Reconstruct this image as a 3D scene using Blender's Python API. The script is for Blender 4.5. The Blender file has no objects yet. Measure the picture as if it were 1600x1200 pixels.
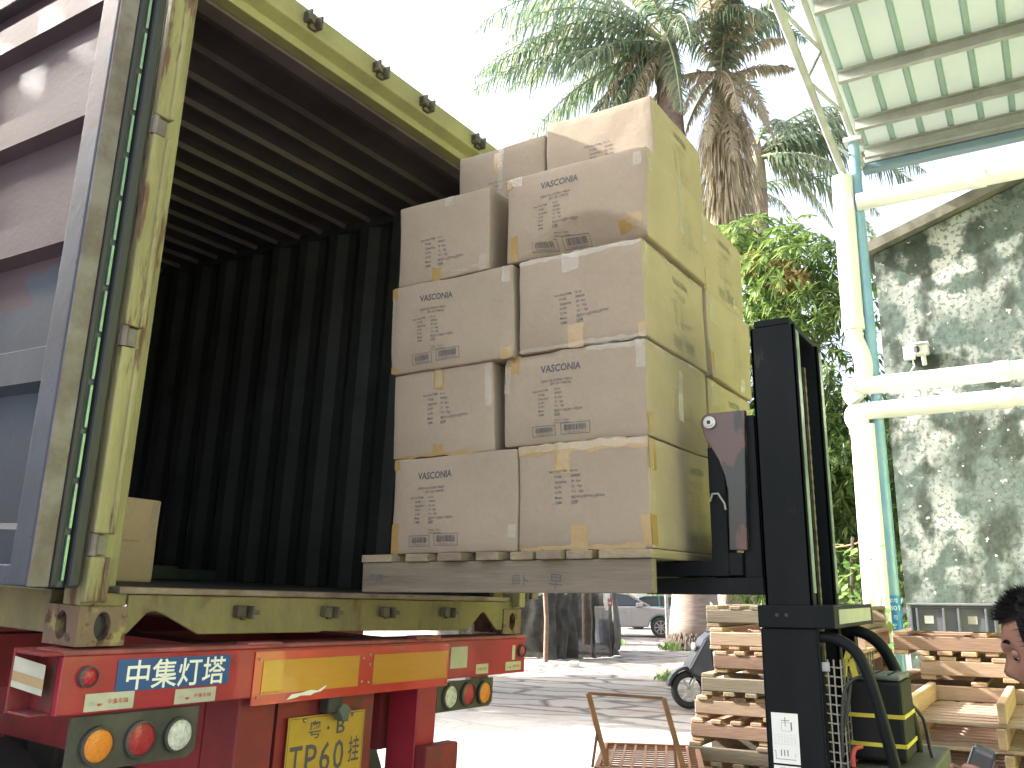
import bpy, bmesh, math, random
from math import sin, cos, pi, radians, sqrt, exp
from mathutils import Vector, Matrix, noise
random.seed(7)
S = bpy.context.scene
COL = S.collection
# ------------------------------------------------------------------ camera
cam_d = bpy.data.cameras.new("camera"); cam = bpy.data.objects.new("camera", cam_d); COL.objects.link(cam)
cam_d.sensor_width = 36; cam_d.lens = 1404.0/1600*36; cam_d.clip_start = 0.05; cam_d.clip_end = 3000
def RR(yaw, pitch, roll):
    return Matrix.Rotation(radians(yaw), 4, 'Z') @ Matrix.Rotation(radians(pitch), 4, 'X') @ Matrix.Rotation(radians(roll), 4, 'Y')
cam.matrix_world = Matrix.Translation((0, 0, 1.6)) @ RR(-58.99, 13.03, -0.22) @ Matrix(((1,0,0,0),(0,0,-1,0),(0,1,0,0),(0,0,0,1)))
S.camera = cam
# ------------------------------------------------------------------ light
SUN = Vector((-0.24, 1.0, 0.62)).normalized()
elev = math.asin(SUN.z); az = math.atan2(SUN.x, SUN.y)
w = bpy.data.worlds.new("World"); S.world = w; w.use_nodes = True
nt = w.node_tree; bg = nt.nodes['Background']
sky = nt.nodes.new('ShaderNodeTexSky'); sky.sky_type = 'NISHITA'; sky.sun_disc = False
sky.sun_elevation = elev; sky.sun_rotation = az; sky.air_density = 1.0; sky.dust_density = 7.0; sky.ozone_density = 1.0
hs = nt.nodes.new('ShaderNodeHueSaturation'); hs.inputs['Saturation'].default_value = .6; hs.inputs['Value'].default_value = 1.45
nt.links.new(sky.outputs[0], hs.inputs['Color']); nt.links.new(hs.outputs[0], bg.inputs[0]); bg.inputs[1].default_value = 0.15
sd = bpy.data.lights.new("sun", 'SUN'); so = bpy.data.objects.new("sun", sd); COL.objects.link(so)
sd.energy = 5.0; sd.angle = radians(0.5); sd.color = (1.0, 0.96, 0.90)
so.rotation_euler = SUN.to_track_quat('Z', 'Y').to_euler()
S.view_settings.view_transform = 'Standard'; S.view_settings.look = 'None'
S.view_settings.exposure = 1.8; S.view_settings.gamma = 1; S.view_settings.use_curve_mapping = False
S.cycles.max_bounces = 8; S.cycles.diffuse_bounces = 5; S.cycles.glossy_bounces = 3
S.cycles.transmission_bounces = 5; S.cycles.transparent_max_bounces = 10
S.cycles.use_denoising = True
# ------------------------------------------------------------------ materials
def mat(name, c1, c2=None, sc=6, thr=(0.4, 0.6), rough=0.6, metal=0.0, bump=0.0, bsc=40, c3=None, sc3=2.0, thr3=(0.55, 0.62),
        stretch=(1,1,1), spec=0.5, coat=0.0, detail=6, trans=0.0, alpha=1.0, fine=0.0, generated=False, emit=None, rvar=0.0):
    m = bpy.data.materials.new(name); m.use_nodes = True; n = m.node_tree.nodes; l = m.node_tree.links
    b = n['Principled BSDF']; b.inputs['Roughness'].default_value = rough; b.inputs['Metallic'].default_value = metal
    b.inputs['Specular IOR Level'].default_value = spec; b.inputs['Coat Weight'].default_value = coat
    tc = n.new('ShaderNodeTexCoord'); mp = n.new('ShaderNodeMapping'); mp.inputs['Scale'].default_value = stretch
    l.new(tc.outputs['Object'], mp.inputs[0])
    src = None
    def nz(scale, det=detail, rgh=0.6):
        t = n.new('ShaderNodeTexNoise'); t.inputs['Scale'].default_value = scale; t.inputs['Detail'].default_value = det
        t.inputs['Roughness'].default_value = rgh; l.new(mp.outputs[0], t.inputs['Vector']); return t
    def ramp(t, a, bb):
        r = n.new('ShaderNodeValToRGB'); r.color_ramp.elements[0].position = a; r.color_ramp.elements[1].position = bb
        l.new(t.outputs['Fac'], r.inputs[0]); return r
    def mix(a, bcol, fac):
        x = n.new('ShaderNodeMix'); x.data_type = 'RGBA'; l.new(fac, x.inputs[0])
        if isinstance(a, tuple): x.inputs[6].default_value = (*a, 1)
        else: l.new(a, x.inputs[6])
        if isinstance(bcol, tuple): x.inputs[7].default_value = (*bcol, 1)
        else: l.new(bcol, x.inputs[7])
        return x.outputs[2]
    out = tuple(c1)
    if c2 is not None: out = mix(out, tuple(c2), ramp(nz(sc), *thr).outputs[0])
    if c3 is not None: out = mix(out, tuple(c3), ramp(nz(sc3), *thr3).outputs[0])
    if fine > 0:
        t = nz(60, 3); h = n.new('ShaderNodeHueSaturation'); mr = n.new('ShaderNodeMapRange')
        mr.inputs[3].default_value = 1-fine; mr.inputs[4].default_value = 1+fine; mr.inputs[1].default_value=.3; mr.inputs[2].default_value=.7
        l.new(t.outputs['Fac'], mr.inputs[0]); l.new(mr.outputs[0], h.inputs['Value'])
        if isinstance(out, tuple): h.inputs['Color'].default_value = (*out, 1)
        else: l.new(out, h.inputs['Color'])
        out = h.outputs[0]
    if isinstance(out, tuple): b.inputs['Base Color'].default_value = (*out, 1)
    else: l.new(out, b.inputs['Base Color'])
    if rvar > 0:
        t = nz(9, 4); mr = n.new('ShaderNodeMapRange'); mr.inputs[3].default_value = max(rough-rvar, .05); mr.inputs[4].default_value = min(rough+rvar, 1)
        l.new(t.outputs['Fac'], mr.inputs[0]); l.new(mr.outputs[0], b.inputs['Roughness'])
    if bump > 0:
        t = nz(bsc, 5); bp = n.new('ShaderNodeBump'); bp.inputs['Strength'].default_value = bump; bp.inputs['Distance'].default_value = 0.01
        l.new(t.outputs['Fac'], bp.inputs['Height']); l.new(bp.outputs[0], b.inputs['Normal'])
    if trans > 0:
        tr = n.new('ShaderNodeBsdfTranslucent'); ms = n.new('ShaderNodeMixShader'); ms.inputs[0].default_value = trans
        if isinstance(out, tuple): tr.inputs[0].default_value = (*out, 1)
        else: l.new(out, tr.inputs[0])
        l.new(b.outputs[0], ms.inputs[1]); l.new(tr.outputs[0], ms.inputs[2]); l.new(ms.outputs[0], n['Material Output'].inputs[0])
    if alpha < 1: b.inputs['Alpha'].default_value = alpha
    if emit: b.inputs['Emission Color'].default_value = (*emit, 1); b.inputs['Emission Strength'].default_value = 1
    return m
def leafmat(name, ca, cb, cc, trans=0.35, sc=0.9):
    m = bpy.data.materials.new(name); m.use_nodes = True; n = m.node_tree.nodes; l = m.node_tree.links
    b = n['Principled BSDF']; b.inputs['Roughness'].default_value = .42
    g = n.new('ShaderNodeNewGeometry'); r = n.new('ShaderNodeValToRGB')
    r.color_ramp.elements[0].color = (*ca, 1); r.color_ramp.elements[1].color = (*cb, 1); r.color_ramp.elements[1].position = .8
    e = r.color_ramp.elements.new(1.0); e.color = (*cc, 1)
    l.new(g.outputs['Random Per Island'], r.inputs[0]); l.new(r.outputs[0], b.inputs['Base Color'])
    tr = n.new('ShaderNodeBsdfTranslucent'); ms = n.new('ShaderNodeMixShader'); ms.inputs[0].default_value = trans
    l.new(r.outputs[0], tr.inputs[0]); l.new(b.outputs[0], ms.inputs[1]); l.new(tr.outputs[0], ms.inputs[2]); l.new(ms.outputs[0], n['Material Output'].inputs[0])
    return m
M = {}
M['card'] = mat('cardboard', (.295,.24,.178), (.265,.215,.158), sc=3, rough=.78, bump=.3, bsc=14, fine=.03, spec=.3)
M['card2'] = mat('cardboard_pink', (.56,.42,.27), (.50,.37,.24), sc=3, rough=.8, bump=.12, bsc=22, fine=.04, spec=.3)
M['ink'] = mat('ink', (.075,.075,.085), rough=.7)
M['inkf'] = mat('faded_ink', (.15,.145,.12), rough=.7)
M['tape'] = mat('brown_tape', (.30,.20,.075), rough=.22, spec=.5, coat=.3, bump=.25, bsc=30)
M['ctape'] = mat('clear_tape', (.62,.60,.50), rough=.10, spec=.9, coat=1.0, alpha=.24, bump=.9, bsc=24)
M['wood'] = mat('grey_wood', (.19,.16,.115), (.13,.105,.08), sc=5, stretch=(1,.12,2), rough=.85, bump=.35, bsc=60, fine=.1, c3=(.3,.25,.17), sc3=1.5)
M['woodx'] = mat('grey_wood_x', (.27,.22,.14), (.17,.135,.095), sc=5, stretch=(.12,1,2), rough=.85, bump=.35, bsc=60, fine=.1)
M['woodp'] = mat('pale_wood', (.40,.29,.21), (.30,.21,.15), sc=5, stretch=(1,.12,2), rough=.85, bump=.3, bsc=50, fine=.1)
M['woodpx'] = mat('pale_wood_x', (.44,.31,.2), (.33,.22,.14), sc=5, stretch=(.12,1,2), rough=.85, bump=.3, bsc=50, fine=.1)
M['woodb'] = mat('brown_wood', (.27,.17,.12), (.2,.125,.09), sc=5, stretch=(1,.15,2), rough=.85, bump=.3, bsc=50, fine=.1)
M['yel'] = mat('old_yellow_paint', (.25,.235,.10), (.20,.185,.085), sc=4, rough=.55, bump=.15, bsc=25, fine=.06)
M['yelw'] = mat('worn_yellow_paint', (.27,.25,.12), (.19,.17,.08), sc=5, rough=.55, bump=.3, bsc=25, c3=(.10,.045,.028), sc3=7, thr3=(.54,.60), fine=.08, stretch=(2.5,2.5,.35))
M['sill'] = mat('olive_sill_paint', (.19,.16,.065), (.14,.12,.06), sc=5, rough=.6, bump=.25, bsc=20, c3=(.10,.055,.035), sc3=7, thr3=(.60,.70), fine=.08, stretch=(1,1,.5))
M['sillw'] = mat('worn_sill_edge', (.22,.17,.13), (.14,.09,.07), sc=8, rough=.6, bump=.3, bsc=30)
M['cast'] = mat('rusty_casting', (.17,.115,.075), (.28,.24,.09), sc=12, thr=(.56,.64), rough=.75, bump=.4, bsc=40, c3=(.08,.04,.025), sc3=20, thr3=(.55,.62))
M['doorp'] = mat('door_panel_paint', (.115,.055,.055), (.055,.072,.10), sc=1.1, detail=1.5, thr=(.48,.50), rough=.5, bump=.1, bsc=30, fine=.04, stretch=(1,1,1.4), c3=(.05,.03,.03), sc3=28, thr3=(.72,.76))
def band_mat(m, hi, lo, zc, wob):
    n = m.node_tree.nodes; l = m.node_tree.links; b = n['Principled BSDF']
    tc = n.new('ShaderNodeTexCoord'); sp = n.new('ShaderNodeSeparateXYZ'); l.new(tc.outputs['Object'], sp.inputs[0])
    vo = n.new('ShaderNodeTexVoronoi'); vo.distance = 'CHEBYCHEV'; vo.inputs['Scale'].default_value = 2.3; l.new(tc.outputs['Object'], vo.inputs['Vector'])
    s2 = n.new('ShaderNodeSeparateXYZ'); l.new(vo.outputs['Color'], s2.inputs[0])
    nz = n.new('ShaderNodeTexNoise'); nz.inputs['Scale'].default_value = 9; nz.inputs['Detail'].default_value = 5; l.new(tc.outputs['Object'], nz.inputs['Vector'])
    a = n.new('ShaderNodeMath'); a.operation = 'MULTIPLY_ADD'; a.inputs[1].default_value = wob; l.new(s2.outputs[0], a.inputs[0]); l.new(sp.outputs[2], a.inputs[2])
    a2 = n.new('ShaderNodeMath'); a2.operation = 'MULTIPLY_ADD'; a2.inputs[1].default_value = .12; l.new(nz.outputs['Fac'], a2.inputs[0]); l.new(a.outputs[0], a2.inputs[2])
    mr = n.new('ShaderNodeMapRange'); mr.inputs[1].default_value = zc+wob*.5+.05; mr.inputs[2].default_value = zc+wob*.5+.08; l.new(a2.outputs[0], mr.inputs[0])
    mx = n.new('ShaderNodeMix'); mx.data_type = 'RGBA'; l.new(mr.outputs[0], mx.inputs[0]); mx.inputs[6].default_value = (*lo, 1); mx.inputs[7].default_value = (*hi, 1)
    n3 = n.new('ShaderNodeTexNoise'); n3.inputs['Scale'].default_value = 3; n3.inputs['Detail'].default_value = 8; l.new(tc.outputs['Object'], n3.inputs['Vector'])
    m3 = n.new('ShaderNodeMapRange'); m3.inputs[1].default_value = .3; m3.inputs[2].default_value = .7; m3.inputs[3].default_value = .7; m3.inputs[4].default_value = 1.25; l.new(n3.outputs['Fac'], m3.inputs[0])
    h = n.new('ShaderNodeHueSaturation'); l.new(m3.outputs[0], h.inputs['Value']); l.new(mx.outputs[2], h.inputs['Color'])
    # rust pits
    n4 = n.new('ShaderNodeTexNoise'); n4.inputs['Scale'].default_value = 22; n4.inputs['Detail'].default_value = 3; l.new(tc.outputs['Object'], n4.inputs['Vector'])
    m4 = n.new('ShaderNodeMapRange'); m4.inputs[1].default_value = .71; m4.inputs[2].default_value = .74; l.new(n4.outputs['Fac'], m4.inputs[0])
    mx2 = n.new('ShaderNodeMix'); mx2.data_type = 'RGBA'; l.new(m4.outputs[0], mx2.inputs[0]); l.new(h.outputs[0], mx2.inputs[6]); mx2.inputs[7].default_value = (.035,.02,.018, 1)
    for k in list(b.inputs['Base Color'].links): l.remove(k)
    l.new(mx2.outputs[2], b.inputs['Base Color']); return m
band_mat(M['doorp'], (.048,.028,.038), (.032,.044,.064), 1.42, .75)
M['doorf'] = mat('door_frame_paint', (.075,.088,.115), (.13,.085,.08), sc=1.6, thr=(.52,.56), rough=.5, bump=.12, bsc=30, fine=.04)
band_mat(M['doorf'], (.065,.05,.06), (.042,.053,.076), 1.75, .35)
M['lip'] = mat('door_lip_paint', (.17,.15,.15), (.10,.075,.07), sc=6, rough=.5, bump=.15, bsc=30)
M['rubber'] = mat('black_rubber', (.022,.024,.026), rough=.55, bump=.2)
M['green'] = mat('gasket_strip', (.22,.36,.25), (.16,.27,.2), sc=10, rough=.35, metal=.3)
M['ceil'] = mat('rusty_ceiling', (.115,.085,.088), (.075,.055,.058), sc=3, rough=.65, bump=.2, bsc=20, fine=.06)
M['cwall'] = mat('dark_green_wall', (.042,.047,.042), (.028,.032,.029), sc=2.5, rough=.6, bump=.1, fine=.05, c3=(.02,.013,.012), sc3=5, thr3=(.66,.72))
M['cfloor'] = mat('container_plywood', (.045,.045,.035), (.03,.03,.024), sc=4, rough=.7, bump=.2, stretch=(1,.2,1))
M['cext'] = mat('container_exterior', (.13,.16,.2), (.22,.12,.1), sc=1.5, thr=(.48,.52), rough=.6)
M['keeper'] = mat('keeper_steel', (.10,.09,.055), (.05,.035,.025), sc=14, rough=.6, bump=.3)
M['red'] = mat('trailer_red', (.35,.020,.038), (.28,.018,.034), sc=4, rough=.38, bump=.06, bsc=20, c3=(.18,.03,.025), sc3=11, thr3=(.62,.70), fine=.05, coat=.15, rvar=.12)
M['redd'] = mat('trailer_red_dusty', (.25,.022,.027), (.18,.02,.024), sc=5, rough=.6, bump=.1, fine=.06, c3=(.10,.04,.035), sc3=8, thr3=(.58,.66))
M['redtop'] = mat('trailer_worn_flange', (.36,.09,.085), (.2,.05,.05), sc=7, rough=.55, bump=.15)
M['refr'] = mat('reflector_red', (.52,.022,.018), (.44,.02,.018), sc=5, rough=.25, coat=.5)
M['refy'] = mat('reflector_yellow', (.52,.24,.015), (.46,.21,.012), sc=2, rough=.25, coat=.4, fine=.05, stretch=(.2,1,3))
M['blue'] = mat('blue_sticker', (.02,.075,.24), rough=.4)
M['white'] = mat('white_print', (.78,.78,.72), rough=.5)
M['stick'] = mat('pale_sticker', (.48,.48,.38), (.4,.4,.33), sc=9, rough=.5)
M['redink'] = mat('red_ink', (.45,.06,.05), rough=.5)
M['lampw'] = mat('clear_lens', (.75,.77,.74), (.5,.52,.5), sc=60, rough=.2, bump=.8, bsc=160, coat=.5)
M['lampr'] = mat('red_lens', (.38,.015,.03), (.3,.01,.02), sc=60, rough=.25, bump=.5, bsc=160, coat=.4)
M['lampo'] = mat('amber_lens', (.72,.24,.02), (.65,.2,.015), sc=60, rough=.25, bump=.5, bsc=160, coat=.4)
M['black'] = mat('black_plastic', (.028,.03,.03), (.045,.045,.045), sc=5, rough=.55, bump=.1)
M['bplate'] = mat('dusty_black_plate', (.045,.045,.04), (.085,.08,.07), sc=4, rough=.7)
M['platey'] = mat('plate_yellow', (.46,.28,.025), (.40,.24,.02), sc=8, rough=.4)
M['steel'] = mat('steel', (.45,.45,.43), (.3,.3,.28), sc=10, rough=.35, metal=.8)
M['mast'] = mat('black_mast_paint', (.007,.009,.010), (.011,.013,.015), sc=4, rough=.45, spec=.09, bump=.05, bsc=20, coat=.0, c3=(.04,.042,.042), sc3=14, thr3=(.64,.76), stretch=(1,1,.35), rvar=.12)
M['mastglint'] = mat('mast_edge_glint', (.32,.40,.34), (.14,.19,.16), sc=9, rough=.3, metal=.5)  # pale green tone imitating reflected sky on the mast edge
M['worn'] = mat('worn_bracket_paint', (.010,.012,.014), (.075,.035,.03), sc=6.5, thr=(.47,.50), rough=.35, bump=.1, bsc=20, coat=.3, c3=(.4,.42,.42), sc3=24, thr3=(.66,.70), stretch=(1,1,.6))
M['tyre'] = mat('tyre_rubber', (.025,.025,.025), rough=.8, bump=.4, bsc=60)
M['pvc'] = mat('white_pvc', (.80,.80,.77), (.74,.74,.71), sc=3, rough=.35, spec=.5)
M['bluesteel'] = mat('blue_painted_steel', (.18,.36,.50), (.24,.42,.52), sc=5, rough=.3, coat=.3, metal=.1)
M['truss'] = mat('grey_painted_steel', (.42,.44,.42), (.34,.35,.34), sc=5, rough=.4)
M['purlin'] = mat('galvanised_purlin', (.33,.34,.31), (.27,.28,.26), sc=5, rough=.5, fine=.04)
M['gut'] = mat('blue_gutter', (.13,.21,.25), rough=.35)
M['sheet'] = mat('green_roof_sheet', (.34,.39,.33), (.32,.37,.32), sc=3, rough=.4, trans=.16, fine=.02)
M['sheetrib'] = mat('roof_sheet_rib', (.27,.39,.35), rough=.4, trans=.16)
M['paper'] = mat('paper', (.8,.8,.76), rough=.6)
M['batt'] = mat('battery_case', (.008,.009,.009), rough=.6, spec=.2, bump=.08)
M['battop'] = mat('dusty_battery_top', (.10,.125,.105), (.07,.085,.07), sc=8, rough=.6)
M['strap'] = mat('yellow_strap', (.5,.42,.03), rough=.5)
M['crate'] = mat('grey_plastic_crate', (.10,.115,.125), (.13,.14,.145), sc=5, rough=.5)
M['rust'] = mat('rusty_tube', (.27,.13,.08), (.2,.1,.065), sc=9, rough=.7, bump=.2)
M['foam'] = mat('white_foam', (.8,.79,.75), rough=.8)
M['net'] = mat('black_shade_net', (.035,.035,.032), (.07,.068,.06), sc=4, rough=.85, bump=.3, bsc=60, alpha=.93, fine=.1)
M['bark'] = mat('palm_bark', (.27,.215,.175), (.20,.155,.125), sc=3, stretch=(1,1,6), rough=.9, bump=.6, bsc=14, fine=.08)
M['barkd'] = mat('tree_bark', (.10,.075,.055), (.065,.05,.04), sc=5, rough=.9, bump=.6, bsc=20)
M['shaft'] = mat('palm_crownshaft', (.20,.26,.13), (.28,.24,.17), sc=3, stretch=(1,1,.2), rough=.5)
M['dry'] = mat('dry_frond', (.36,.27,.2), (.27,.2,.15), sc=3, rough=.85, trans=.25)
M['palm'] = leafmat('palm_leaf', (.085,.14,.085), (.165,.22,.13), (.36,.37,.22), .45)
M['palmd'] = leafmat('palm_dry_leaf', (.36,.28,.20), (.30,.28,.16), (.48,.42,.28), .4)
M['mango'] = leafmat('mango_leaf', (.07,.13,.04), (.19,.28,.07), (.30,.37,.11), .4)
M['flush'] = leafmat('young_leaf', (.45,.30,.15), (.36,.30,.12), (.48,.36,.2), .4)
M['vine'] = leafmat('vine_leaf', (.10,.22,.05), (.2,.34,.08), (.33,.42,.12), .4)
M['skin'] = mat('skin', (.23,.12,.085), (.19,.10,.072), sc=12, rough=.5, bump=.05)
M['hair'] = mat('hair', (.008,.007,.008), rough=.75, spec=.12)
M['shirt'] = mat('dark_shirt', (.03,.032,.045), rough=.9, bump=.2)
M['trou'] = mat('trousers', (.05,.05,.06), rough=.9)
M['glass'] = mat('car_glass', (.03,.035,.035), rough=.08, coat=.5)
M['silver'] = mat('silver_paint', (.33,.325,.32), rough=.25, metal=.35, coat=.6)
M['chrome'] = mat('chrome', (.7,.7,.7), rough=.15, metal=1)
M['scoot'] = mat('scooter_paint', (.010,.013,.022), rough=.3, coat=.2)
# ------------------------------------------------------------------ mesh builder
class MB:
    def __init__(s): s.v = []; s.f = []
    def add(s, vs, fs):
        o = len(s.v); s.v += [tuple(v) for v in vs]; s.f += [tuple(i+o for i in f) for f in fs]; return s
    def box(s, x0, x1, y0, y1, z0, z1, m=None):
        vs = [Vector(p) for p in ((x0,y0,z0),(x1,y0,z0),(x1,y1,z0),(x0,y1,z0),(x0,y0,z1),(x1,y0,z1),(x1,y1,z1),(x0,y1,z1))]
        if m is not None: vs = [m @ p for p in vs]
        return s.add(vs, [(0,3,2,1),(4,5,6,7),(0,1,5,4),(1,2,6,5),(2,3,7,6),(3,0,4,7)])
    def bar(s, a, b, w, h=None, up=(0,0,1)):
        a = Vector(a); b = Vector(b); d = (b-a); L = d.length; d.normalize(); up = Vector(up)
        if abs(d.dot(up)) > .98: up = Vector((1,0,0))
        r = d.cross(up).normalized(); u = r.cross(d); h = h or w
        m = Matrix((( r.x, d.x, u.x, a.x),(r.y, d.y, u.y, a.y),(r.z, d.z, u.z, a.z),(0,0,0,1)))
        return s.box(-w/2, w/2, 0, L, -h/2, h/2, m)
    def tube(s, pts, r, n=12, cap=True):
        pts = [Vector(p) for p in pts]; k = len(pts); rr = r if isinstance(r, (list, tuple)) else [r]*k
        o = len(s.v); ref = None
        for i, p in enumerate(pts):
            d = (pts[min(i+1,k-1)]-pts[max(i-1,0)]).normalized()
            if ref is None: ref = Vector((0,0,1)) if abs(d.z) < .9 else Vector((1,0,0))
            a = d.cross(ref).normalized(); b = a.cross(d).normalized(); ref = -b if False else b
            ref = b
            for j in range(n):
                t = 2*pi*j/n; q = p + (a*cos(t)+b*sin(t))*rr[i]; s.v.append(tuple(q))
        for i in range(k-1):
            for j in range(n):
                s.f.append((o+i*n+j, o+i*n+(j+1)%n, o+(i+1)*n+(j+1)%n, o+(i+1)*n+j))
        if cap: s.f.append(tuple(o+j for j in range(n))[::-1]); s.f.append(tuple(o+(k-1)*n+j for j in range(n)))
        return s
    def cyl(s, a, b, r, n=20, r2=None): return s.tube([a, b], [r, r if r2 is None else r2], n)
    def prism(s, poly, axis, a, b):
        # poly in the two other axes, order (x,y,z) minus axis
        n = len(poly); vs = []
        for t in (a, b):
            for p in poly:
                q = list(p); q.insert(axis, t); vs.append(q)
        fs = [tuple(range(n))[::-1], tuple(range(n, 2*n))] + [(i, (i+1)%n, n+(i+1)%n, n+i) for i in range(n)]
        return s.add(vs, fs)
    def sphere(s, c, r, n=16, sc=(1,1,1)):
        o = len(s.v); c = Vector(c)
        for i in range(n//2+1):
            th = pi*i/(n//2)
            for j in range(n):
                ph = 2*pi*j/n; s.v.append((c.x+r*sc[0]*sin(th)*cos(ph), c.y+r*sc[1]*sin(th)*sin(ph), c.z+r*sc[2]*cos(th)))
        for i in range(n//2):
            for j in range(n): s.f.append((o+i*n+j, o+(i+1)*n+j, o+(i+1)*n+(j+1)%n, o+i*n+(j+1)%n))
        return s
    def build(s, name, m, parent=None, bevel=0.0, smooth=False, seg=2, off=None, xf=None):
        me = bpy.data.meshes.new(name)
        vs = s.v
        if xf is not None: vs = [tuple(xf @ Vector(v)) for v in vs]
        if off is not None: vs = [(v[0]-off[0], v[1]-off[1], v[2]-off[2]) for v in vs]
        me.from_pydata(vs, [], s.f)
        bm = bmesh.new(); bm.from_mesh(me)
        bmesh.ops.recalc_face_normals(bm, faces=bm.faces) if len(bm.faces) < 60000 and not getattr(s, 'raw', False) else None
        bm.to_mesh(me); bm.free()
        for mm in (m if isinstance(m, (list, tuple)) else [m]): me.materials.append(mm)
        o = bpy.data.objects.new(name, me); COL.objects.link(o)
        if parent is not None: o.parent = parent
        if smooth:
            me.polygons.foreach_set('use_smooth', [True]*len(me.polygons))
            if smooth != 'all':
                try: me.set_sharp_from_angle(angle=radians(40))
                except Exception: pass
        if bevel > 0:
            b = o.modifiers.new('bevel', 'BEVEL'); b.width = bevel; b.segments = seg; b.limit_method = 'ANGLE'; b.angle_limit = radians(40)
            b.harden_normals = False
        return o
def tag(o, label=None, cat=None, group=None, kind=None):
    if label: o['label'] = label
    if cat: o['category'] = cat
    if group: o['group'] = group
    if kind: o['kind'] = kind
    return o
def thing(name, label, cat, loc=(0,0,0), group=None, mw=None):
    o = bpy.data.objects.new(name, None); COL.objects.link(o); o.empty_display_size = .1
    if mw is not None: o.matrix_world = mw
    else: o.location = loc
    return tag(o, label, cat, group)
def dup(o, parent=None):
    c = o.copy(); COL.objects.link(c)
    if parent is not None: c.parent = parent
    for ch in list(o.children): dup(ch, c)
    return c
# text -> flat mesh (verts in x,y)
_tc = {}
def glyphs(s, bold=0.0):
    k = (s, bold)
    if k in _tc: return _tc[k]
    c = bpy.data.curves.new('t', 'FONT'); c.body = s; c.size = 1; c.resolution_u = 2; c.offset = bold; c.fill_mode = 'FRONT'
    o = bpy.data.objects.new('t', c); COL.objects.link(o)
    dg = bpy.context.evaluated_depsgraph_get(); dg.update()
    me = bpy.data.meshes.new_from_object(o.evaluated_get(dg))
    r = ([tuple(v.co[:2]) for v in me.vertices], [tuple(p.vertices) for p in me.polygons])
    bpy.data.objects.remove(o); bpy.data.curves.remove(c); bpy.data.meshes.remove(me)
    _tc[k] = r; return r
class Print:
    """flat printing: collects 2-D shapes (u right, v up)"""
    def __init__(s): s.v = []; s.f = []
    def text(s, t, u, v, size, bold=0.0, sx=1.0, width=None, center=False, rot=0.0):
        vs, fs = glyphs(t, bold)
        if not vs: return s
        x0 = min(p[0] for p in vs); x1 = max(p[0] for p in vs)
        if width: sx = width/((x1-x0)*size)
        o = len(s.v); c0 = (x1+x0)/2 if center else 0
        for p in vs:
            a = (p[0]-c0)*size*sx; b = p[1]*size
            s.v.append((u+a*cos(rot)-b*sin(rot), v+a*sin(rot)+b*cos(rot)))
        s.f += [tuple(i+o for i in f) for f in fs]; return s
    def rect(s, u0, u1, v0, v1):
        o = len(s.v); s.v += [(u0,v0),(u1,v0),(u1,v1),(u0,v1)]; s.f.append((o,o+1,o+2,o+3)); return s
    def frame(s, u0, u1, v0, v1, t): return s.rect(u0,u1,v0,v0+t).rect(u0,u1,v1-t,v1).rect(u0,u0+t,v0+t,v1-t).rect(u1-t,u1,v0+t,v1-t)
    def poly(s, pts): o = len(s.v); s.v += list(pts); s.f.append(tuple(range(o, o+len(pts)))); return s
    def disc(s, u, v, r, n=16): return s.poly([(u+r*cos(2*pi*i/n), v+r*sin(2*pi*i/n)) for i in range(n)])
    def build(s, name, m, parent, fn, thick=None):
        me = bpy.data.meshes.new(name); me.from_pydata([tuple(fn(a, b)) for a, b in s.v], [], s.f); me.materials.append(m)
        o = bpy.data.objects.new(name, me); COL.objects.link(o); o.parent = parent; return o
def box_plate(name, m, parent, u0, u1, v0, v1, fn, t=.002):
    b = MB(); A = [fn(u0,v0), fn(u1,v0), fn(u1,v1), fn(u0,v1)]; 
    n = (Vector(A[1])-Vector(A[0])).cross(Vector(A[3])-Vector(A[0])).normalized()
    vs = [Vector(p)-n*t for p in A]+[Vector(p) for p in A]
    b.add(vs, [(3,2,1,0),(4,5,6,7),(0,1,5,4),(1,2,6,5),(2,3,7,6),(3,0,4,7)]); return b.build(name, m, parent)

# ================================================================== GROUND
gm = bpy.data.materials.new('ground'); gm.use_nodes = True; n = gm.node_tree.nodes; l = gm.node_tree.links; b = n['Principled BSDF']
b.inputs['Roughness'].default_value = .85
tc = n.new('ShaderNodeTexCoord')
def tnz(sc, det=8, vec=None):
    t = n.new('ShaderNodeTexNoise'); t.inputs['Scale'].default_value = sc; t.inputs['Detail'].default_value = det; l.new(vec or tc.outputs['Object'], t.inputs['Vector']); return t
def trp(src, p0, c0, p1, c1):
    r = n.new('ShaderNodeValToRGB'); r.color_ramp.elements[0].position = p0; r.color_ramp.elements[0].color = (*c0, 1); r.color_ramp.elements[1].position = p1; r.color_ramp.elements[1].color = (*c1, 1); l.new(src, r.inputs[0]); return r
def tmix(f, a, c):
    x = n.new('ShaderNodeMix'); x.data_type = 'RGBA'
    if hasattr(f, 'links'): l.new(f, x.inputs[0])
    else: x.inputs[0].default_value = f
    for s_, k in ((a, 6), (c, 7)):
        if isinstance(s_, tuple): x.inputs[k].default_value = (*s_, 1)
        else: l.new(s_, x.inputs[k])
    return x.outputs[2]
conc = trp(tnz(.7).outputs['Fac'], .35, (.30,.29,.27), .7, (.42,.40,.37))
mpv = n.new('ShaderNodeMapping'); mpv.inputs['Scale'].default_value = (1.3,.55,1); mpv.inputs['Rotation'].default_value = (0,0,.4)
wv = tnz(1.5, 3); wadd = n.new('ShaderNodeMix'); wadd.data_type = 'RGBA'; wadd.inputs[0].default_value = .25
l.new(tc.outputs['Object'], wadd.inputs[6]); l.new(wv.outputs['Color'], wadd.inputs[7]); l.new(wadd.outputs[2], mpv.inputs[0])
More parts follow.
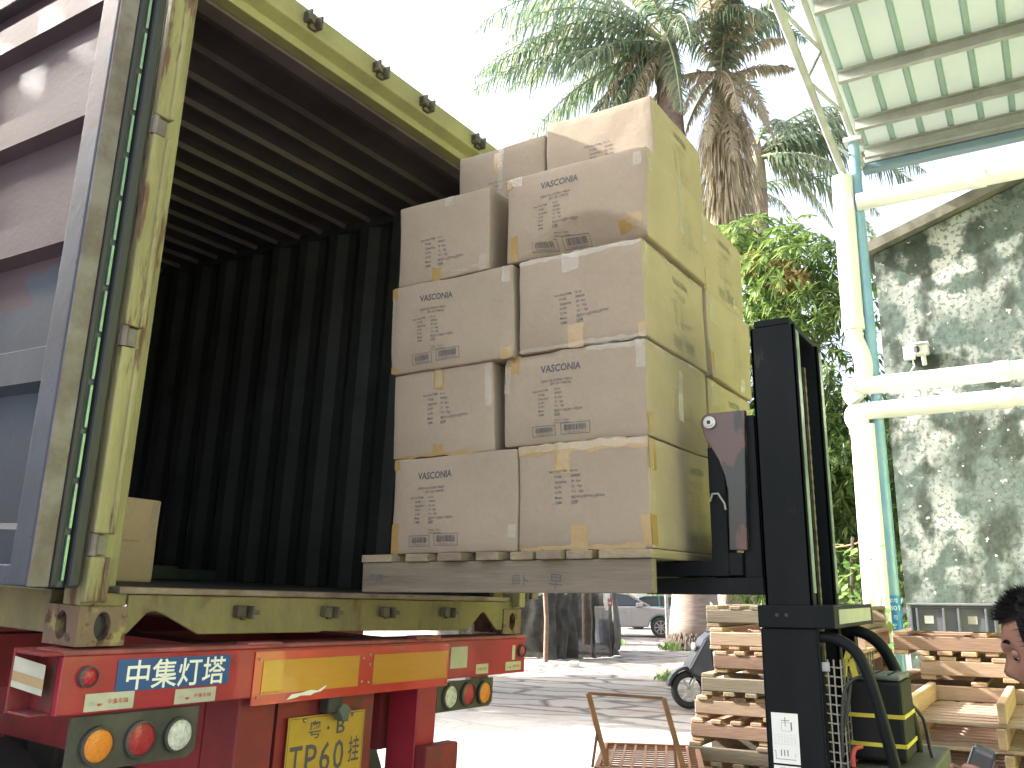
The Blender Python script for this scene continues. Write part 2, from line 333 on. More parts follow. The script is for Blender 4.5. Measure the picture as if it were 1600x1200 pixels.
vo = n.new('ShaderNodeTexVoronoi'); vo.feature = 'DISTANCE_TO_EDGE'; vo.inputs['Scale'].default_value = 1.6; l.new(mpv.outputs[0], vo.inputs['Vector'])
crk = trp(vo.outputs['Distance'], .0, (.05,.045,.04), .09, (1,1,1))
vc = n.new('ShaderNodeTexVoronoi'); vc.inputs['Scale'].default_value = 1.6; l.new(mpv.outputs[0], vc.inputs['Vector'])
pav = trp(vc.outputs['Color'], .0, (.22,.20,.185), 1., (.36,.33,.30))
mul = n.new('ShaderNodeMix'); mul.data_type = 'RGBA'; mul.blend_type = 'MULTIPLY'; mul.inputs[0].default_value = .85; l.new(pav.outputs[0], mul.inputs[6]); l.new(crk.outputs[0], mul.inputs[7])
sep = n.new('ShaderNodeSeparateXYZ'); l.new(tc.outputs['Object'], sep.inputs[0])
mrx = n.new('ShaderNodeMapRange'); mrx.inputs[1].default_value = 11.2; mrx.inputs[2].default_value = 12.2
nx = tnz(.8, 3); ad = n.new('ShaderNodeMath'); ad.operation = 'MULTIPLY_ADD'; ad.inputs[1].default_value = 3; l.new(nx.outputs['Fac'], ad.inputs[0]); l.new(sep.outputs[0], ad.inputs[2])
ad.inputs[1].default_value = 1.5; l.new(ad.outputs[0], mrx.inputs[0])
base = tmix(mrx.outputs[0], conc.outputs[0], mul.outputs[2])
dirt = trp(tnz(.45, 8).outputs['Fac'], .55, (0,0,0), .68, (1,1,1))
dm = n.new('ShaderNodeMath'); dm.operation = 'MULTIPLY'; l.new(dirt.outputs[0], dm.inputs[0]); l.new(mrx.outputs[0], dm.inputs[1])
base2 = tmix(dm.outputs[0], base, (.20,.15,.11))
st = trp(tnz(5, 8).outputs['Fac'], .62, (1,1,1), .72, (.72,.70,.67))
m2 = n.new('ShaderNodeMix'); m2.data_type = 'RGBA'; m2.blend_type = 'MULTIPLY'; m2.inputs[0].default_value = 1; l.new(base2, m2.inputs[6]); l.new(st.outputs[0], m2.inputs[7])
l.new(m2.outputs[2], b.inputs['Base Color'])
bp = n.new('ShaderNodeBump'); bp.inputs['Strength'].default_value = .5; bp.inputs['Distance'].default_value = .03
ha = n.new('ShaderNodeMath'); ha.operation = 'ADD'; l.new(crk.outputs[0], ha.inputs[0]); l.new(tnz(14).outputs['Fac'], ha.inputs[1]); l.new(ha.outputs[0], bp.inputs['Height']); l.new(bp.outputs[0], b.inputs['Normal'])
g = MB(); N = 60
for i in range(N+1):
    for j in range(N+1):
        u = (i/N*2-1); v = (j/N*2-1); x = 12+u*abs(u)**2.2*900; y = 6+v*abs(v)**2.2*900
        h = 0 if x < 12 else .03*noise.noise((x*.4, y*.4, 0)); g.v.append((x, y, min(h, .02)))
for i in range(N):
    for j in range(N): g.f.append((i*(N+1)+j, (i+1)*(N+1)+j, (i+1)*(N+1)+j+1, i*(N+1)+j+1))
tag(g.build('ground', gm, smooth='all'), kind='structure')

# ================================================================== CONTAINER (local frame)
CM = Matrix.Translation((1.7109, 2.5408, 1.4357)) @ RR(-2.4852, 2.4392, 1.0006)
W, L, H = 2.438, 12.19, 2.52
cont = thing('shipping_container', 'open freight container with yellow frame and rust-streaked doors, on the red trailer', 'shipping container', mw=CM)
def oval_plate(b, P, u0, u1, v0, v1, rx, ry, depth):
    """rect with an oval recess; P(u,v,d) -> point, d = depth inwards"""
    n = 24; cu = (u0+u1)/2; cv = (v0+v1)/2; o = len(b.v)
    for i in range(n):
        t = 2*pi*(i+.5)/n; c, s_ = cos(t), sin(t); k = min((u1-u0)/2/abs(c) if abs(c) > 1e-6 else 9, (v1-v0)/2/abs(s_) if abs(s_) > 1e-6 else 9)
        b.v.append(tuple(P(cu+c*k, cv+s_*k, 0)))
    for d in (0, depth):
        for i in range(n):
            t = 2*pi*(i+.5)/n; b.v.append(tuple(P(cu+rx*cos(t), cv+ry*sin(t), d)))
    for r in (0, 1):
        for i in range(n): b.f.append((o+r*n+i, o+r*n+(i+1)%n, o+(r+1)*n+(i+1)%n, o+(r+1)*n+i))
    b.f.append(tuple(o+2*n+i for i in range(n)))
    # corners filler
    for cu_, cv_ in ((u0,v0),(u1,v0),(u1,v1),(u0,v1)):
        ang = math.atan2(cv_-cv, cu_-cu) % (2*pi); i = int((ang/(2*pi)*n-.5)//1) % n
        k = len(b.v); b.v.append(tuple(P(cu_, cv_, 0))); b.f.append((o+i, o+(i+1)%n, k))
def casting(x0, y0, z0, fx, fy):
    b = MB(); x1, y1, z1 = x0+.162, y0+.178, z0+.118
    yy = y0 if fy < 0 else y1; xx = x0 if fx < 0 else x1
    oval_plate(b, lambda u, v, d: (u, yy-fy*d, v), x0, x1, z0, z1, .028, .043, .05)
    oval_plate(b, lambda u, v, d: (xx-fx*d, u, v), y0, y1, z0, z1, .030, .043, .05)
    # other faces
    yb = y1 if fy < 0 else y0; xb = x1 if fx < 0 else x0
    b.add([(x0,y0,z0),(x1,y0,z0),(x1,y1,z0),(x0,y1,z0)], [(0,1,2,3)]); b.add([(x0,y0,z1),(x1,y0,z1),(x1,y1,z1),(x0,y1,z1)], [(0,1,2,3)])
    b.add([(x0,yb,z0),(x1,yb,z0),(x1,yb,z1),(x0,yb,z1)], [(0,1,2,3)]); b.add([(xb,y0,z0),(xb,y1,z0),(xb,y1,z1),(xb,y0,z1)], [(0,1,2,3)])
    b.raw = True
    o = b.build('corner_casting', M['cast'], cont); h = MB(); n_ = 20; h.raw = True
    h.v = [((x0+x1)/2+.027*cos(2*pi*i/n_), yy-fy*.03, (z0+z1)/2+.042*sin(2*pi*i/n_)) for i in range(n_)]+[(xx-fx*.03, (y0+y1)/2+.029*cos(2*pi*i/n_), (z0+z1)/2+.042*sin(2*pi*i/n_)) for i in range(n_)]
    h.f = [tuple(range(n_)), tuple(range(n_, 2*n_))]; h.build('hole_shade', M['rubber'], o); return o  # black discs paint the darkness inside the holes
for x0, fx in ((0,-1),(W-.162,1)):
    for y0, fy in ((0,-1),(L-.178,1)):
        for z0 in (0, H-.118): casting(x0, y0, z0, fx, fy)
# rear corner posts with hinge covers
for sx in (0, 1):
    X = lambda x: x if sx == 0 else W-x
    b = MB()
    def bx(b, x0, x1, *r): b.box(min(X(x0),X(x1)), max(X(x0),X(x1)), *r)
    bx(b, .0, .05, .012, .10, .118, H-.118); bx(b, .05, .155, .07, .10, .118, H-.118)
    post = b.build('corner_post', M['yelw'], cont, bevel=.006)
    zs = [.30, .96, 1.70, 2.35]; lo = .13
    for z in zs:
        b = MB(); hi = z-.035; bx(b, -.002, .060, -.022, .010, lo, hi); bx(b, .045, .066, -.030, .02, lo, hi); lo = z+.035
        b.build('hinge_cover', M['yelw'], post, bevel=.006)
    for z in zs[:3]:
        b = MB(); b.cyl((X(.008), -.006, z-.034), (X(.008), -.006, z+.034), .014, 12); bx(b, .006, .05, -.012, .012, z-.03, z+.03)
        b.build('hinge', M['lip'], post, bevel=.003)
MB().box(.051,.161,.016,.09,.119,.1565).build('sill_end', M['sill'], cont); MB().box(W-.161,W-.051,.016,.09,.119,.1565).build('sill_end', M['sill'], cont)
b = MB(); b.box(.0,.10,L-.1,L-.002,.118,H-.118); b.box(W-.1,W,L-.1,L-.002,.118,H-.118); b.build('front_post', M['yel'], cont)
# door sill with two fork shaped notches
poly = [(.162,.035),(.172,.035),(.235,.098),(.262,.104),(.29,.096),(.44,.028),(1.0,.026),(1.02,.03),(1.985,.02),(2.085,.098),(2.105,.103),(2.125,.096),(2.225,.018),(W-.162,.018),(W-.162,.155),(.162,.155)]
b = MB(); b.prism(poly, 1, .004, .016); b.box(.162,W-.162,.016,.09,.143,.155)
sill = b.build('door_sill', M['sill'], cont, bevel=.004)
MB().box(.120,W-.120,-.006,.055,.157,.178).build('sill_edge', M['sillw'], sill, bevel=.004)
for px in (.6037, 1.0294, 1.3686, 1.79):
    b = MB(); b.box(px-.03, px+.008, -.028, .003, .085, .125); b.box(px+.022, px+.032, -.045, .003, .08, .125); b.box(px+.032, px+.055, -.045, -.030, .095, .11)
    b.box(px+.004,px+.026,-.010,.003,.075,.12); b.build('cam_keeper', M['keeper'], sill, bevel=.004)
# header
b = MB(); b.prism([(.0,2.505),(.0,2.425),(.03,2.395),(.10,2.39),(.14,2.50),(.14,2.515)], 0, .10, W-.10) if False else None
b = MB(); b.prism([(-.0,H-.002),(.0,H-.098),(.05,H-.125),(.05,H-.16),(.11,H-.16),(.11,H-.002)], 0, .162, W-.162)
hdr = b.build('door_header', M['yel'], cont, bevel=.004)
MB().box(.162,W-.162,.112,.19,H-.175,H-.02).build('header_flange', M['ceil'], hdr)
for px in (.6259, 1.0431, 1.3737, 1.7964):
    b = MB(); z = H-.055; b.box(px-.035, px+.006, -.03, .003, z-.012, z+.026); b.box(px+.024, px+.036, -.045, .003, z-.03, z+.03); b.box(px-.01,px+.03,-.015,.003,z-.032,z-.012)
    b.box(px-.035, px-.022, -.045, .0, z-.02, z+.03)
    b.build('cam_keeper', M['keeper'], hdr, bevel=.004)
# bottom side rails, floor, walls
for x0, x1 in ((.004,.05),(W-.05,W-.004)): MB().box(x0, x1, .178, L-.178, .03, .16).build('bottom_rail', M['sill'], cont, bevel=.004)
for x0, x1 in ((.004,.06),(W-.06,W-.004)): MB().box(x0, x1, .178, L-.178, H-.07, H-.004).build('top_rail', M['cwall'], cont, bevel=.004)
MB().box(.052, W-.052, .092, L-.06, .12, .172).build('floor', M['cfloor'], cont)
def corr(length, pitch=.278, d=.036, s0=.07, s1=.07):
    pts = []; t = 0
    while t < length:
        for a, v in ((0,0),(pitch-2*.068-s1,0),(pitch-.068-s1,d),(pitch-.068,d)):
            if t+a < length: pts.append((t+a, v))
        t += pitch
    pts.append((length, 0)); return pts
for sx in (0, 1):
    pts = corr(L-.3); b = MB()
    for y, d in pts:
        xx = (.052+d-.036*0 if sx == 0 else W-.052-d); xx = (.02+ .036-d) if sx == 0 else W-.02-.036+d
        b.v += [(xx, .15+y, .16), (xx, .15+y, H-.06)]
    for i in range(len(pts)-1): b.f.append((2*i, 2*i+2, 2*i+3, 2*i+1))
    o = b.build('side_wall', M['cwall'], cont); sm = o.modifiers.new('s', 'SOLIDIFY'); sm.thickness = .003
pts = corr(W-.1); b = MB()
for x, d in pts: b.v += [(.05+x, L-.03-d, .16), (.05+x, L-.03-d, H-.06)]
for i in range(len(pts)-1): b.f.append((2*i, 2*i+2, 2*i+3, 2*i+1))
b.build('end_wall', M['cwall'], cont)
pts = []; y = .228
while y < L-.4:
    pts += [(y, .0), (y+.012, .026), (y+.030, .026), (y+.045, .0)]; y += .2165
pts = [(0, 0)]+pts+[(L-.25, 0)]; b = MB()
for y, d in pts: b.v += [(.03, .16+y, H-.012-d), (W-.03, .16+y, H-.012-d)]
for i in range(len(pts)-1): b.f.append((2*i, 2*i+2, 2*i+3, 2*i+1))
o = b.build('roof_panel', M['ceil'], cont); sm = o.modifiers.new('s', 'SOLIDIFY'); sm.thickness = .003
# door leaf folded back flat along the left side, and its twin on the right
def door(sx):
    X = (lambda x: x) if sx == 0 else (lambda x: W-x)
    WD = 1.16; z0, z1 = .17, 2.39
    prof = [(z0+.10, .0)]
    def seq(z): return [(z-.135, .045), (z-.115, 0.0), (z-.012, .0), (z+.012, .045)] # unused order
    # inner skin profile in z: x offset outward (negative x). ridges protrude towards the viewer
    zz = []
    zz.append((z0+.06, .012))
    for r in (.3324, .8968, 1.355, 1.7965, 2.228):
        lo = r-.11 if r > .4 else None
        if lo: zz += [(lo-.022, .045), (lo, .0)]
        zz += [(r, .0), (r+.022, .045)]
    zz.append((z1-.06, .045))
    b = MB()
    for z, d in zz:
        b.v += [(X(-.165+d), .11, z), (X(-.165+d), WD-.09, z)]
    for i in range(len(zz)-1): b.f.append((2*i, 2*i+1, 2*i+3, 2*i+2))
    root = b.build('door', M['doorp'], cont); 
    sm = root.modifiers.new('s', 'SOLIDIFY'); sm.thickness = .002; sm.offset = 1 if sx else -1
    def q(name, m, x0, x1, y0, y1, a, c, bv=.004): return MB().box(min(X(x0),X(x1)), max(X(x0),X(x1)), y0, y1, a, c).build(name, m, root, bevel=bv)
    q('door_frame', M['doorf'], -.172, -.112, .012, .112, z0, z1, .006)
    q('door_frame', M['doorf'], -.172, -.112, WD-.1, WD, z0, z1, .006)
    q('door_rail', M['doorf'], -.170, -.112, .112, WD-.1, z0, z0+.06); q('door_rail', M['doorf'], -.170, -.112, .112, WD-.1, z1-.06, z1)
    q('edge_lip', M['lip'], -.168, -.105, .003, .014, z0, z1)
    q('outer_skin', M['cext'], -.118, -.112, .012, WD, z0, z1)
    q('gasket', M['rubber'], -.104, -.084, -.004, .03, z0, z1, .006); q('gasket', M['rubber'], -.056, -.018, -.016, .03, z0, z1, .01)
    q('gasket_channel', M['redd'] if sx else M['doorf'], -.084, -.056, .010, .02, z0, z1)
    b = MB(); z = z0+.02
    while z < z1-.05:
        h = .135; b.box(min(X(-.073),X(-.063)), max(X(-.073),X(-.063)), .001, .010, z, min(z+h, z1)); z += h+.018
    b.build('gasket_retainer', M['green'], root, bevel=.002)
    b = MB()
    for y in (.55, .95): b.cyl((X(-.06), y, z0-.03), (X(-.06), y, z1+.03), .017, 12)
    b.build('locking_bar', M['steel'], root, smooth=True)
door(0); door(1)

# ================================================================== TRAILER
tr = thing('truck_trailer', 'red skeletal container trailer with yellow number plate and round rear lamps', 'truck trailer', mw=CM)
b = MB(); b.box(-.045, W+.01, -.028, .0, -.190, -.022); b.box(-.045, W+.01, .0, .12, -.190, -.182)
beam = b.build('rear_beam', M['red'], tr, bevel=.004)
MB().box(-.050, W+.015, -.034, .13, -.022, -.008).build('top_flange', M['redtop'], beam, bevel=.004)
MB().box(.62, .78, -.04, .02, -.008, -.001).build('pad', M['redtop'], beam); MB().box(1.55, 1.72, -.04, .02, -.008, .004).build('pad', M['redtop'], beam)
MB().box(-.045,-.038,.0,.12,-.19,-.022).build('end_plate', M['redd'], beam)
MB().box(-.11,-.045,.115,.125,-.19,-.008).build('end_flange', M['redd'], beam); MB().box(-.11,-.045,.0,.115,-.19,-.183).build('end_flange', M['redd'], beam, bevel=.003)
MB().box(-.11,-.045,-.03,.115,-.022,-.012).build('end_flange', M['redd'], beam, bevel=.003)
R0 = lambda y: (lambda u, v: (u, y, v))
# reflector panels
box_plate('reflector_backing', M['refr'], tr, .668, 1.797, -.216, -.033, R0(-.033), .004)
for u0, u1 in ((.706, 1.2045), (1.290, 1.783)):
    pl = box_plate('yellow_reflector', M['refy'], tr, u0, u1, -.181, -.064, R0(-.0355), .0015)
    p = Print(); p.disc(u0+.012, -.174, .004).text('中华人民共和国公安部', u0+.022, -.177, .008, sx=1.0).disc(u1-.07,-.174,.004).text('LTY II', u1-.055, -.177, .008); p.build('print', M['redink'], pl, R0(-.0362))
p = Print(); p.poly([(.83,-.206),(.855,-.188),(.90,-.186),(.95,-.179),(.985,-.183),(1.01,-.174),(1.03,-.165),(1.022,-.176),(1.0,-.188),(.97,-.191),(.95,-.198),(.90,-.196),(.87,-.203)])
p.build('paint_scratch', M['white'], tr, R0(-.0362))
b = MB()
for u, v in ((1.225,-.075),(1.225,-.165),(1.265,-.062),(1.265,-.10),(1.265,-.17),(1.79,-.05),(1.79,-.2),(.69,-.06),(.69,-.19)): b.cyl((u,-.0335,v),(u,-.038,v),.0045,8)
b.build('rivet', M['steel'], tr)
# blue sign
pl = box_plate('blue_sign', M['blue'], tr, .133, .560, -.133, -.038, R0(-.031), .0015)
p = Print(); [p.text('中集灯塔', .158+dx, -.122+dz, .094, bold=.010, width=.375) for dx, dz in ((0,0),)]; p.build('sign_text', M['white'], pl, R0(-.0318))
# pale stickers
def sticker(u0, u1, v0, v1, full=True, cut=False):
    pl = box_plate('sticker', M['stick'], tr, u0, u1, v0, v1, R0(-.030), .001)
    h = v1-v0; wd = u1-u0; p = Print()
    if full:
        p.poly([(u0+wd*(.30+.055*cos(t*pi/8)), v0+h*.42+wd*.05*sin(t*pi/8)-(0 if t > 8 else 0)) for t in range(8, 17)])
    p.text('中集车辆', u0+wd*(.45 if full else .1), v0+h*.36, h*.34, bold=.006, width=wd*(.42 if full else .75)); p.build('print', M['redink'], pl, R0(-.0306))
    if full: Print().text('CIMC', u0+wd*.06, v0+h*.34, h*.3, width=wd*.16).build('print', M['purlin'], pl, R0(-.0306))
sticker(.040,.203,-.184,-.133); sticker(.352,.513,-.186,-.140); sticker(2.02,2.12,-.178,-.134, False); sticker(2.27,2.41,-.176,-.134)
box_plate('blank_sticker', M['stick'], tr, 1.815, 1.945, -.145, -.05, R0(-.030), .001)
pl = box_plate('sticker', M['stick'], tr, 2.325, 2.352, -.125, -.055, R0(-.030), .001)
pl = box_plate('side_tag', M['stick'], tr, 0, .07, 0, .085, lambda u, v: (-.112+u*.55, .11-.10*u/.07, -.135+v+.02*(1-u/.07)), .002)
Print().rect(.0,.07,.018,.045).build('tag_band', M['tape'], pl, lambda u, v: (-.113+u*.55, .108-.10*u/.07, -.135+v+.02*(1-u/.07)))
def lamp(u, v, r, lens, parent, y=-.03, name='lamp'):
    b = MB(); n_ = 28; o = 0
    rings = [(r*1.18, y), (r*1.18, y-.014), (r*1.02, y-.018), (r*1.0, y-.010)]
    for rr, yy in rings:
        for i in range(n_): b.v.append((u+rr*cos(2*pi*i/n_), yy, v+rr*sin(2*pi*i/n_)))
    for k in range(3):
        for i in range(n_): b.f.append((k*n_+i, k*n_+(i+1)%n_, (k+1)*n_+(i+1)%n_, (k+1)*n_+i))
    lp = b.build(name, M['bplate'], parent, smooth=True)
    b = MB(); K = 5
    for k in range(K):
        rr = r*(1-k/K); yy = y-.012-.007*(1-(rr/r)**2)
        for i in range(n_): b.v.append((u+rr*cos(2*pi*i/n_), yy, v+rr*sin(2*pi*i/n_)))
    for k in range(K-1):
        for i in range(n_): b.f.append((k*n_+i, k*n_+(i+1)%n_, (k+1)*n_+(i+1)%n_, (k+1)*n_+i))
    b.f.append(tuple((K-1)*n_+i for i in range(n_))); b.build('lens', lens, lp, smooth='all'); return lp
for u in (.036, 2.403): 
    lp = lamp(u, -.083, .026, M['lampr'], tr, -.029, 'marker_lamp')
def board(u0, u1, v0, v1, lamps, y):
    c = .02; bb = MB().prism([(u0,v0),(u1-c*1.5,v0),(u1,v0+c),(u1,v1),(u0,v1)], 1, y, y+.012).build('lamp_board', M['bplate'], tr, bevel=.002)
    for u, v, m in lamps: lamp(u, v, .047, m, bb, y)
board(.022, .474, -.36, -.200, ((.112,-.286,M['lampo']),(.258,-.283,M['lampr']),(.398,-.284,M['lampw'])), -.005)
board(1.765, 2.205, -.335, -.205, ((1.853,-.270,M['lampw']),(1.991,-.267,M['lampr']),(2.122,-.270,M['lampo'])), -.005)
# frame below the beam
MB().box(.664,.835,.02,.20,-.95,-.192).build('frame_rail', M['redd'], tr, bevel=.006)
MB().box(1.630,1.765,-.005,.16,-.80,-.192).build('bumper_upright', M['red'], tr, bevel=.006)
MB().box(.885,1.416,.06,.075,-.60,-.192).build('plate_panel', M['redd'], tr, bevel=.002)
MB().box(.835,.885,.10,.20,-.95,-.192).build('gap_shade', M['black'], tr)  # black block stands in for the shade of this gap
b = MB(); b.box(1.632,1.86,-.07,-.006,-.78,-.455); b.build('bumper_block', M['redd'], tr, bevel=.008)
MB().box(.1,W-.1,-.04,.05,-.80,-.72).build('bumper_bar', M['redd'], tr, bevel=.006)
# number plate
pm = box_plate('number_plate', M['platey'], tr, .925, 1.345, -.545, -.288, R0(.040), .003)
p = Print(); p.frame(.930,1.340,-.540,-.293,.0025); p.build('plate_border', M['ink'], pm, R0(.0392))
p = Print(); p.text('粤', 1.03, -.368, .072, bold=.008).text('·', 1.128, -.365, .07, bold=.04).text('B', 1.178, -.366, .076, bold=.016, sx=1.25)
x = .943
for ch, wd in (('T',.066),('P',.062),('6',.058),('0',.058)):
    p.text(ch, x+wd/2, -.50, .155, bold=.008, width=wd, center=True); x += wd+.016
p.text('挂', 1.293, -.475, .105, bold=.008, width=.062, center=True); p.build('plate_text', M['ink'], pm, R0(.0388))
b = MB()
for u in (1.005, 1.27):
    for v in (-.302, -.535): b.sphere((u, .036, v), .008, 10)
b.build('plate_bolt', M['steel'], pm, smooth='all')
b = MB(); b.prism([(1.13,-.27),(1.15,-.245),(1.175,-.25),(1.185,-.262),(1.2,-.268),(1.19,-.285),(1.185,-.315),(1.155,-.312),(1.145,-.29)], 1, -.02, .03); b.build('plate_lamp', M['battop'], tr, bevel=.004)
MB().box(1.085,1.16,-.005,.05,-.28,-.205).build('lamp_bracket', M['black'], tr, bevel=.008)
# chassis rails, axles and wheels
for x0 in (.66, 1.62): MB().box(x0, x0+.16, .2, 11.8, -.50, -.03).build('chassis_rail', M['redd'], tr)
for k in range(8): MB().box(.2, W-.2, .9+k*1.4, 1.02+k*1.4, -.22, -.03).build('cross_member', M['redd'], tr)
def wheel(x, y, z, r, wd, parent):
    b = MB(); n_ = 32; prof = [(r*.58,-wd/2),(r*.92,-wd/2),(r,-wd*.38),(r,wd*.38),(r*.92,wd/2),(r*.58,wd/2)]
    for rr, dx in prof:
        for i in range(n_): b.v.append((x+dx, y+rr*cos(2*pi*i/n_), z+rr*sin(2*pi*i/n_)))
    for k in range(len(prof)-1):
        for i in range(n_): b.f.append((k*n_+i, k*n_+(i+1)%n_, (k+1)*n_+(i+1)%n_, (k+1)*n_+i))
    wh = thing_part('wheel', parent); b.build('tyre', M['tyre'], wh, smooth=True)
    MB().cyl((x-wd*.3,y,z),(x+wd*.3,y,z), r*.6, 24).build('rim', M['redd'], wh, smooth=True, bevel=.01)
def thing_part(name, parent):
    o = bpy.data.objects.new(name, None); COL.objects.link(o); o.parent = parent; return o
inv = CM.inverted()
for y in (1.3, 2.6, 3.9):
    for x in (.14, .46, 1.98, 2.30):
        wz = (inv @ Vector((*(CM @ Vector((x, y, 0))).to_2d(), .505))).z
        wheel(x, y, wz, .5, .26, tr)
    MB().cyl((.3, y, wz), (2.14, y, wz), .07, 14).build('axle', M['black'], tr)
for x in (.75, 1.7):
    MB().box(x-.07, x+.07, 9.9, 10.04, -1.70, -.5).build('landing_leg', M['redd'], tr)

# ================================================================== things inside the container
def carton(label, x0, x1, y0, y1, z0, z1, front=None, right=None, seed=0, crush=None, mw=None, material='card', group=None, tapes=(), yaw=0.0, N=12, lean=(0,0)):
    hx, hy, hz = (x1-x0)/2, (y1-y0)/2, (z1-z0)/2; r = .007
    base = Matrix.Translation(((x0+x1)/2, (y0+y1)/2, z0)) @ Matrix.Rotation(yaw, 4, 'Z')
    if mw is not None: base = mw @ base
    rnd = random.Random(seed); ox = Vector((rnd.uniform(-50,50), rnd.uniform(-50,50), rnd.uniform(-50,50)))
    bul = rnd.uniform(.002, .009)
    def D(p):
        q = Vector(p); a = q*3.2+ox; d = Vector(noise.noise_vector(a))*.009 + Vector(noise.noise_vector(q*9+ox))*.0028
        t = (q.z)/(2*hz); edge = max(0, 1-abs(q.x/hx)**4)*max(0, 1-abs(2*t-1)**4)
        ey = max(0, 1-abs(q.y/hy)**4)*max(0, 1-abs(2*t-1)**4)
        if abs(q.y) > hy-.02: d.y += math.copysign(bul*edge, q.y)
        if abs(q.x) > hx-.02: d.x += math.copysign(bul*ey, q.x)
        d.x += lean[0]*t; d.y += lean[1]*t
        if crush and q.x < -hx+.03:
            d.x += crush(q.y, q.z)
        if q.z < .01: d.z = max(d.z, 0)*.3
        return d
    def g1(h):
        k = [-h, -h+r*.35, -h+r]; n_ = N
        k += [(-h+r)+(2*h-2*r)*i/n_ for i in range(1, n_)]; k += [h-r, h-r*.35, h]; return k
    bm = bmesh.new(); vd = {}
    def V(p):
        key = (round(p[0],5), round(p[1],5), round(p[2],5))
        if key not in vd:
            c = Vector((max(-hx+r, min(hx-r, p[0])), max(-hy+r, min(hy-r, p[1])), max(r, min(2*hz-r, p[2]))))
            e = Vector(p)-c; q = c+e.normalized()*r if e.length > 1e-7 else Vector(p)
            vd[key] = bm.verts.new(q+D(p))
        return vd[key]
    gx, gy, gz = g1(hx), g1(hy), [t+hz for t in g1(hz)]
    for sgn in (-1, 1):
        for A, B, f in ((gy, gz, lambda a, c: (sgn*hx, a, c)), (gx, gz, lambda a, c: (a, sgn*hy, c)), (gx, gy, lambda a, c: (a, c, 0 if sgn < 0 else 2*hz))):
            for i in range(len(A)-1):
                for j in range(len(B)-1):
                    try: bm.faces.new((V(f(A[i],B[j])), V(f(A[i+1],B[j])), V(f(A[i+1],B[j+1])), V(f(A[i],B[j+1]))))
                    except ValueError: pass
    bmesh.ops.recalc_face_normals(bm, faces=bm.faces)
    me = bpy.data.meshes.new('carton'); bm.to_mesh(me); bm.free(); me.materials.append(M[material])
    me.polygons.foreach_set('use_smooth', [True]*len(me.polygons))
    o = bpy.data.objects.new('carton', me); COL.objects.link(o); o.matrix_world = base
    tag(o, label, 'carton', group)
    def F(u, v, off=.0012):   # front face (-X), u: 0..1 left to right in metres from left edge
        p = Vector((-hx, hy-u, v)); return p+D(p)+Vector((-off, 0, 0))
    def G(u, v, off=.0012):   # right face (-Y)
        p = Vector((-hx+u, -hy, v)); return p+D(p)+Vector((0, -off, 0))
    wf, wr, hh = 2*hy, 2*hx, 2*hz
    if front: front(wf, hh).build('printed_marks', M['ink'], o, F)
    if right: right(wr, hh).build('printed_marks', M['inkf'], o, G)
    for kind, face, u0, u1, v0, v1 in tapes:
        b = MB(); ff = F if face == 'f' else G; ww = wf if face == 'f' else wr; nu, nv = max(2, int((u1-u0)*ww/.03)+1), max(2, int((v1-v0)*hh/.02)+1)
        rj = random.Random(int(u0*1000+v0*777)+seed)
        jit = lambda i, n_: rj.uniform(-.006,.006) if i in (0, n_) else 0
        for i in range(nu+1):
            for j in range(nv+1): b.v.append(tuple(ff((u0+(u1-u0)*i/nu)*ww+jit(j,nv)*.3, (v0+(v1-v0)*j/nv)*hh+jit(j, nv), .0007 if kind == 'tape' else .0016)))
        for i in range(nu):
            for j in range(nv): b.f.append((i*(nv+1)+j, (i+1)*(nv+1)+j, (i+1)*(nv+1)+j+1, i*(nv+1)+j+1))
        b.build('tape_strip', M[kind], o, smooth='all')
    return o
LIST = ['P.O#:', 'Quantity:', 'N.W:', 'G.W:', 'Meas:', 'CBM:']
VALS = ['009020', '30  Sets', '15    Kgs', '16.1   Kgs', '46.5cm x 42.0cm x 50.5cm', '0.098']
def plist(p, u, v, s, full=True):
    p.text('Item No/ITEM:', u-.022, v, s*.95, bold=.006); p.text('10-16', u+.058, v, s*.95, bold=.006)
    for i, (a, b_) in enumerate(zip(LIST, VALS)):
        y = v-(i+1)*s*1.42; p.text(a, u, y, s, bold=.008)
        if full: p.text(b_, u+.062, y, s, bold=.008, sx=.9)
    y5 = v-5*s*1.42-.003; p.rect(u+.062,u+.079,y5,y5+.0012).rect(u+.10,u+.118,y5,y5+.0012).rect(u+.14,u+.158,y5,y5+.0012)
    y6 = v-6*s*1.42-.003; p.rect(u+.062,u+.085,y6,y6+.0012)
def bars(p, u0, u1, v0, v1, seed):
    p.frame(u0, u1, v0, v1, .0018); r = random.Random(seed); x = u0+.012
    while x < u1-.013:
        wd = r.choice((.0010,.0016,.0024)); p.rect(x, x+wd, v0+.013, v1-.007); x += wd+r.choice((.0012,.0018,.0026))
    p.text('7 50108 24137 6', (u0+u1)/2, v0+.004, .008, center=True, width=(u1-u0)*.72)
def P_brand(wf, hh, x=.35, seed=1, small=False):
    p = Print(); k = min(1, wf/.52); c = wf*x+.02
    p.text('VASCONIA', c, hh*.77, .036, bold=.022, center=True, width=.155*k)
    p.text('JUEGO DE COCINA 7 PIEZAS', c-.015, hh*.665, .0115, bold=.006, center=True, width=.12*k)
    p.text('SET OF 7 PIECES', c, hh*.625, .0115, bold=.006, center=True, width=.08*k)
    plist(p, c-.085, hh*.57, .0105)
    p.text('Made in China', c+.005, hh*.235, .009, center=True); p.text('Hecho en China', c+.005, hh*.205, .009, center=True)
    bars(p, c-.11, c-.02, hh*.075, hh*.19, seed); bars(p, c, c+.105, hh*.08, hh*.205, seed+5)
    return p
def P_list(wf, hh, x=.30, v=.60):
    p = Print(); plist(p, wf*x, hh*v, .0125); return p
def fx(fn, *a, **k): return lambda w_, h_: fn(w_, h_, *a, **k)
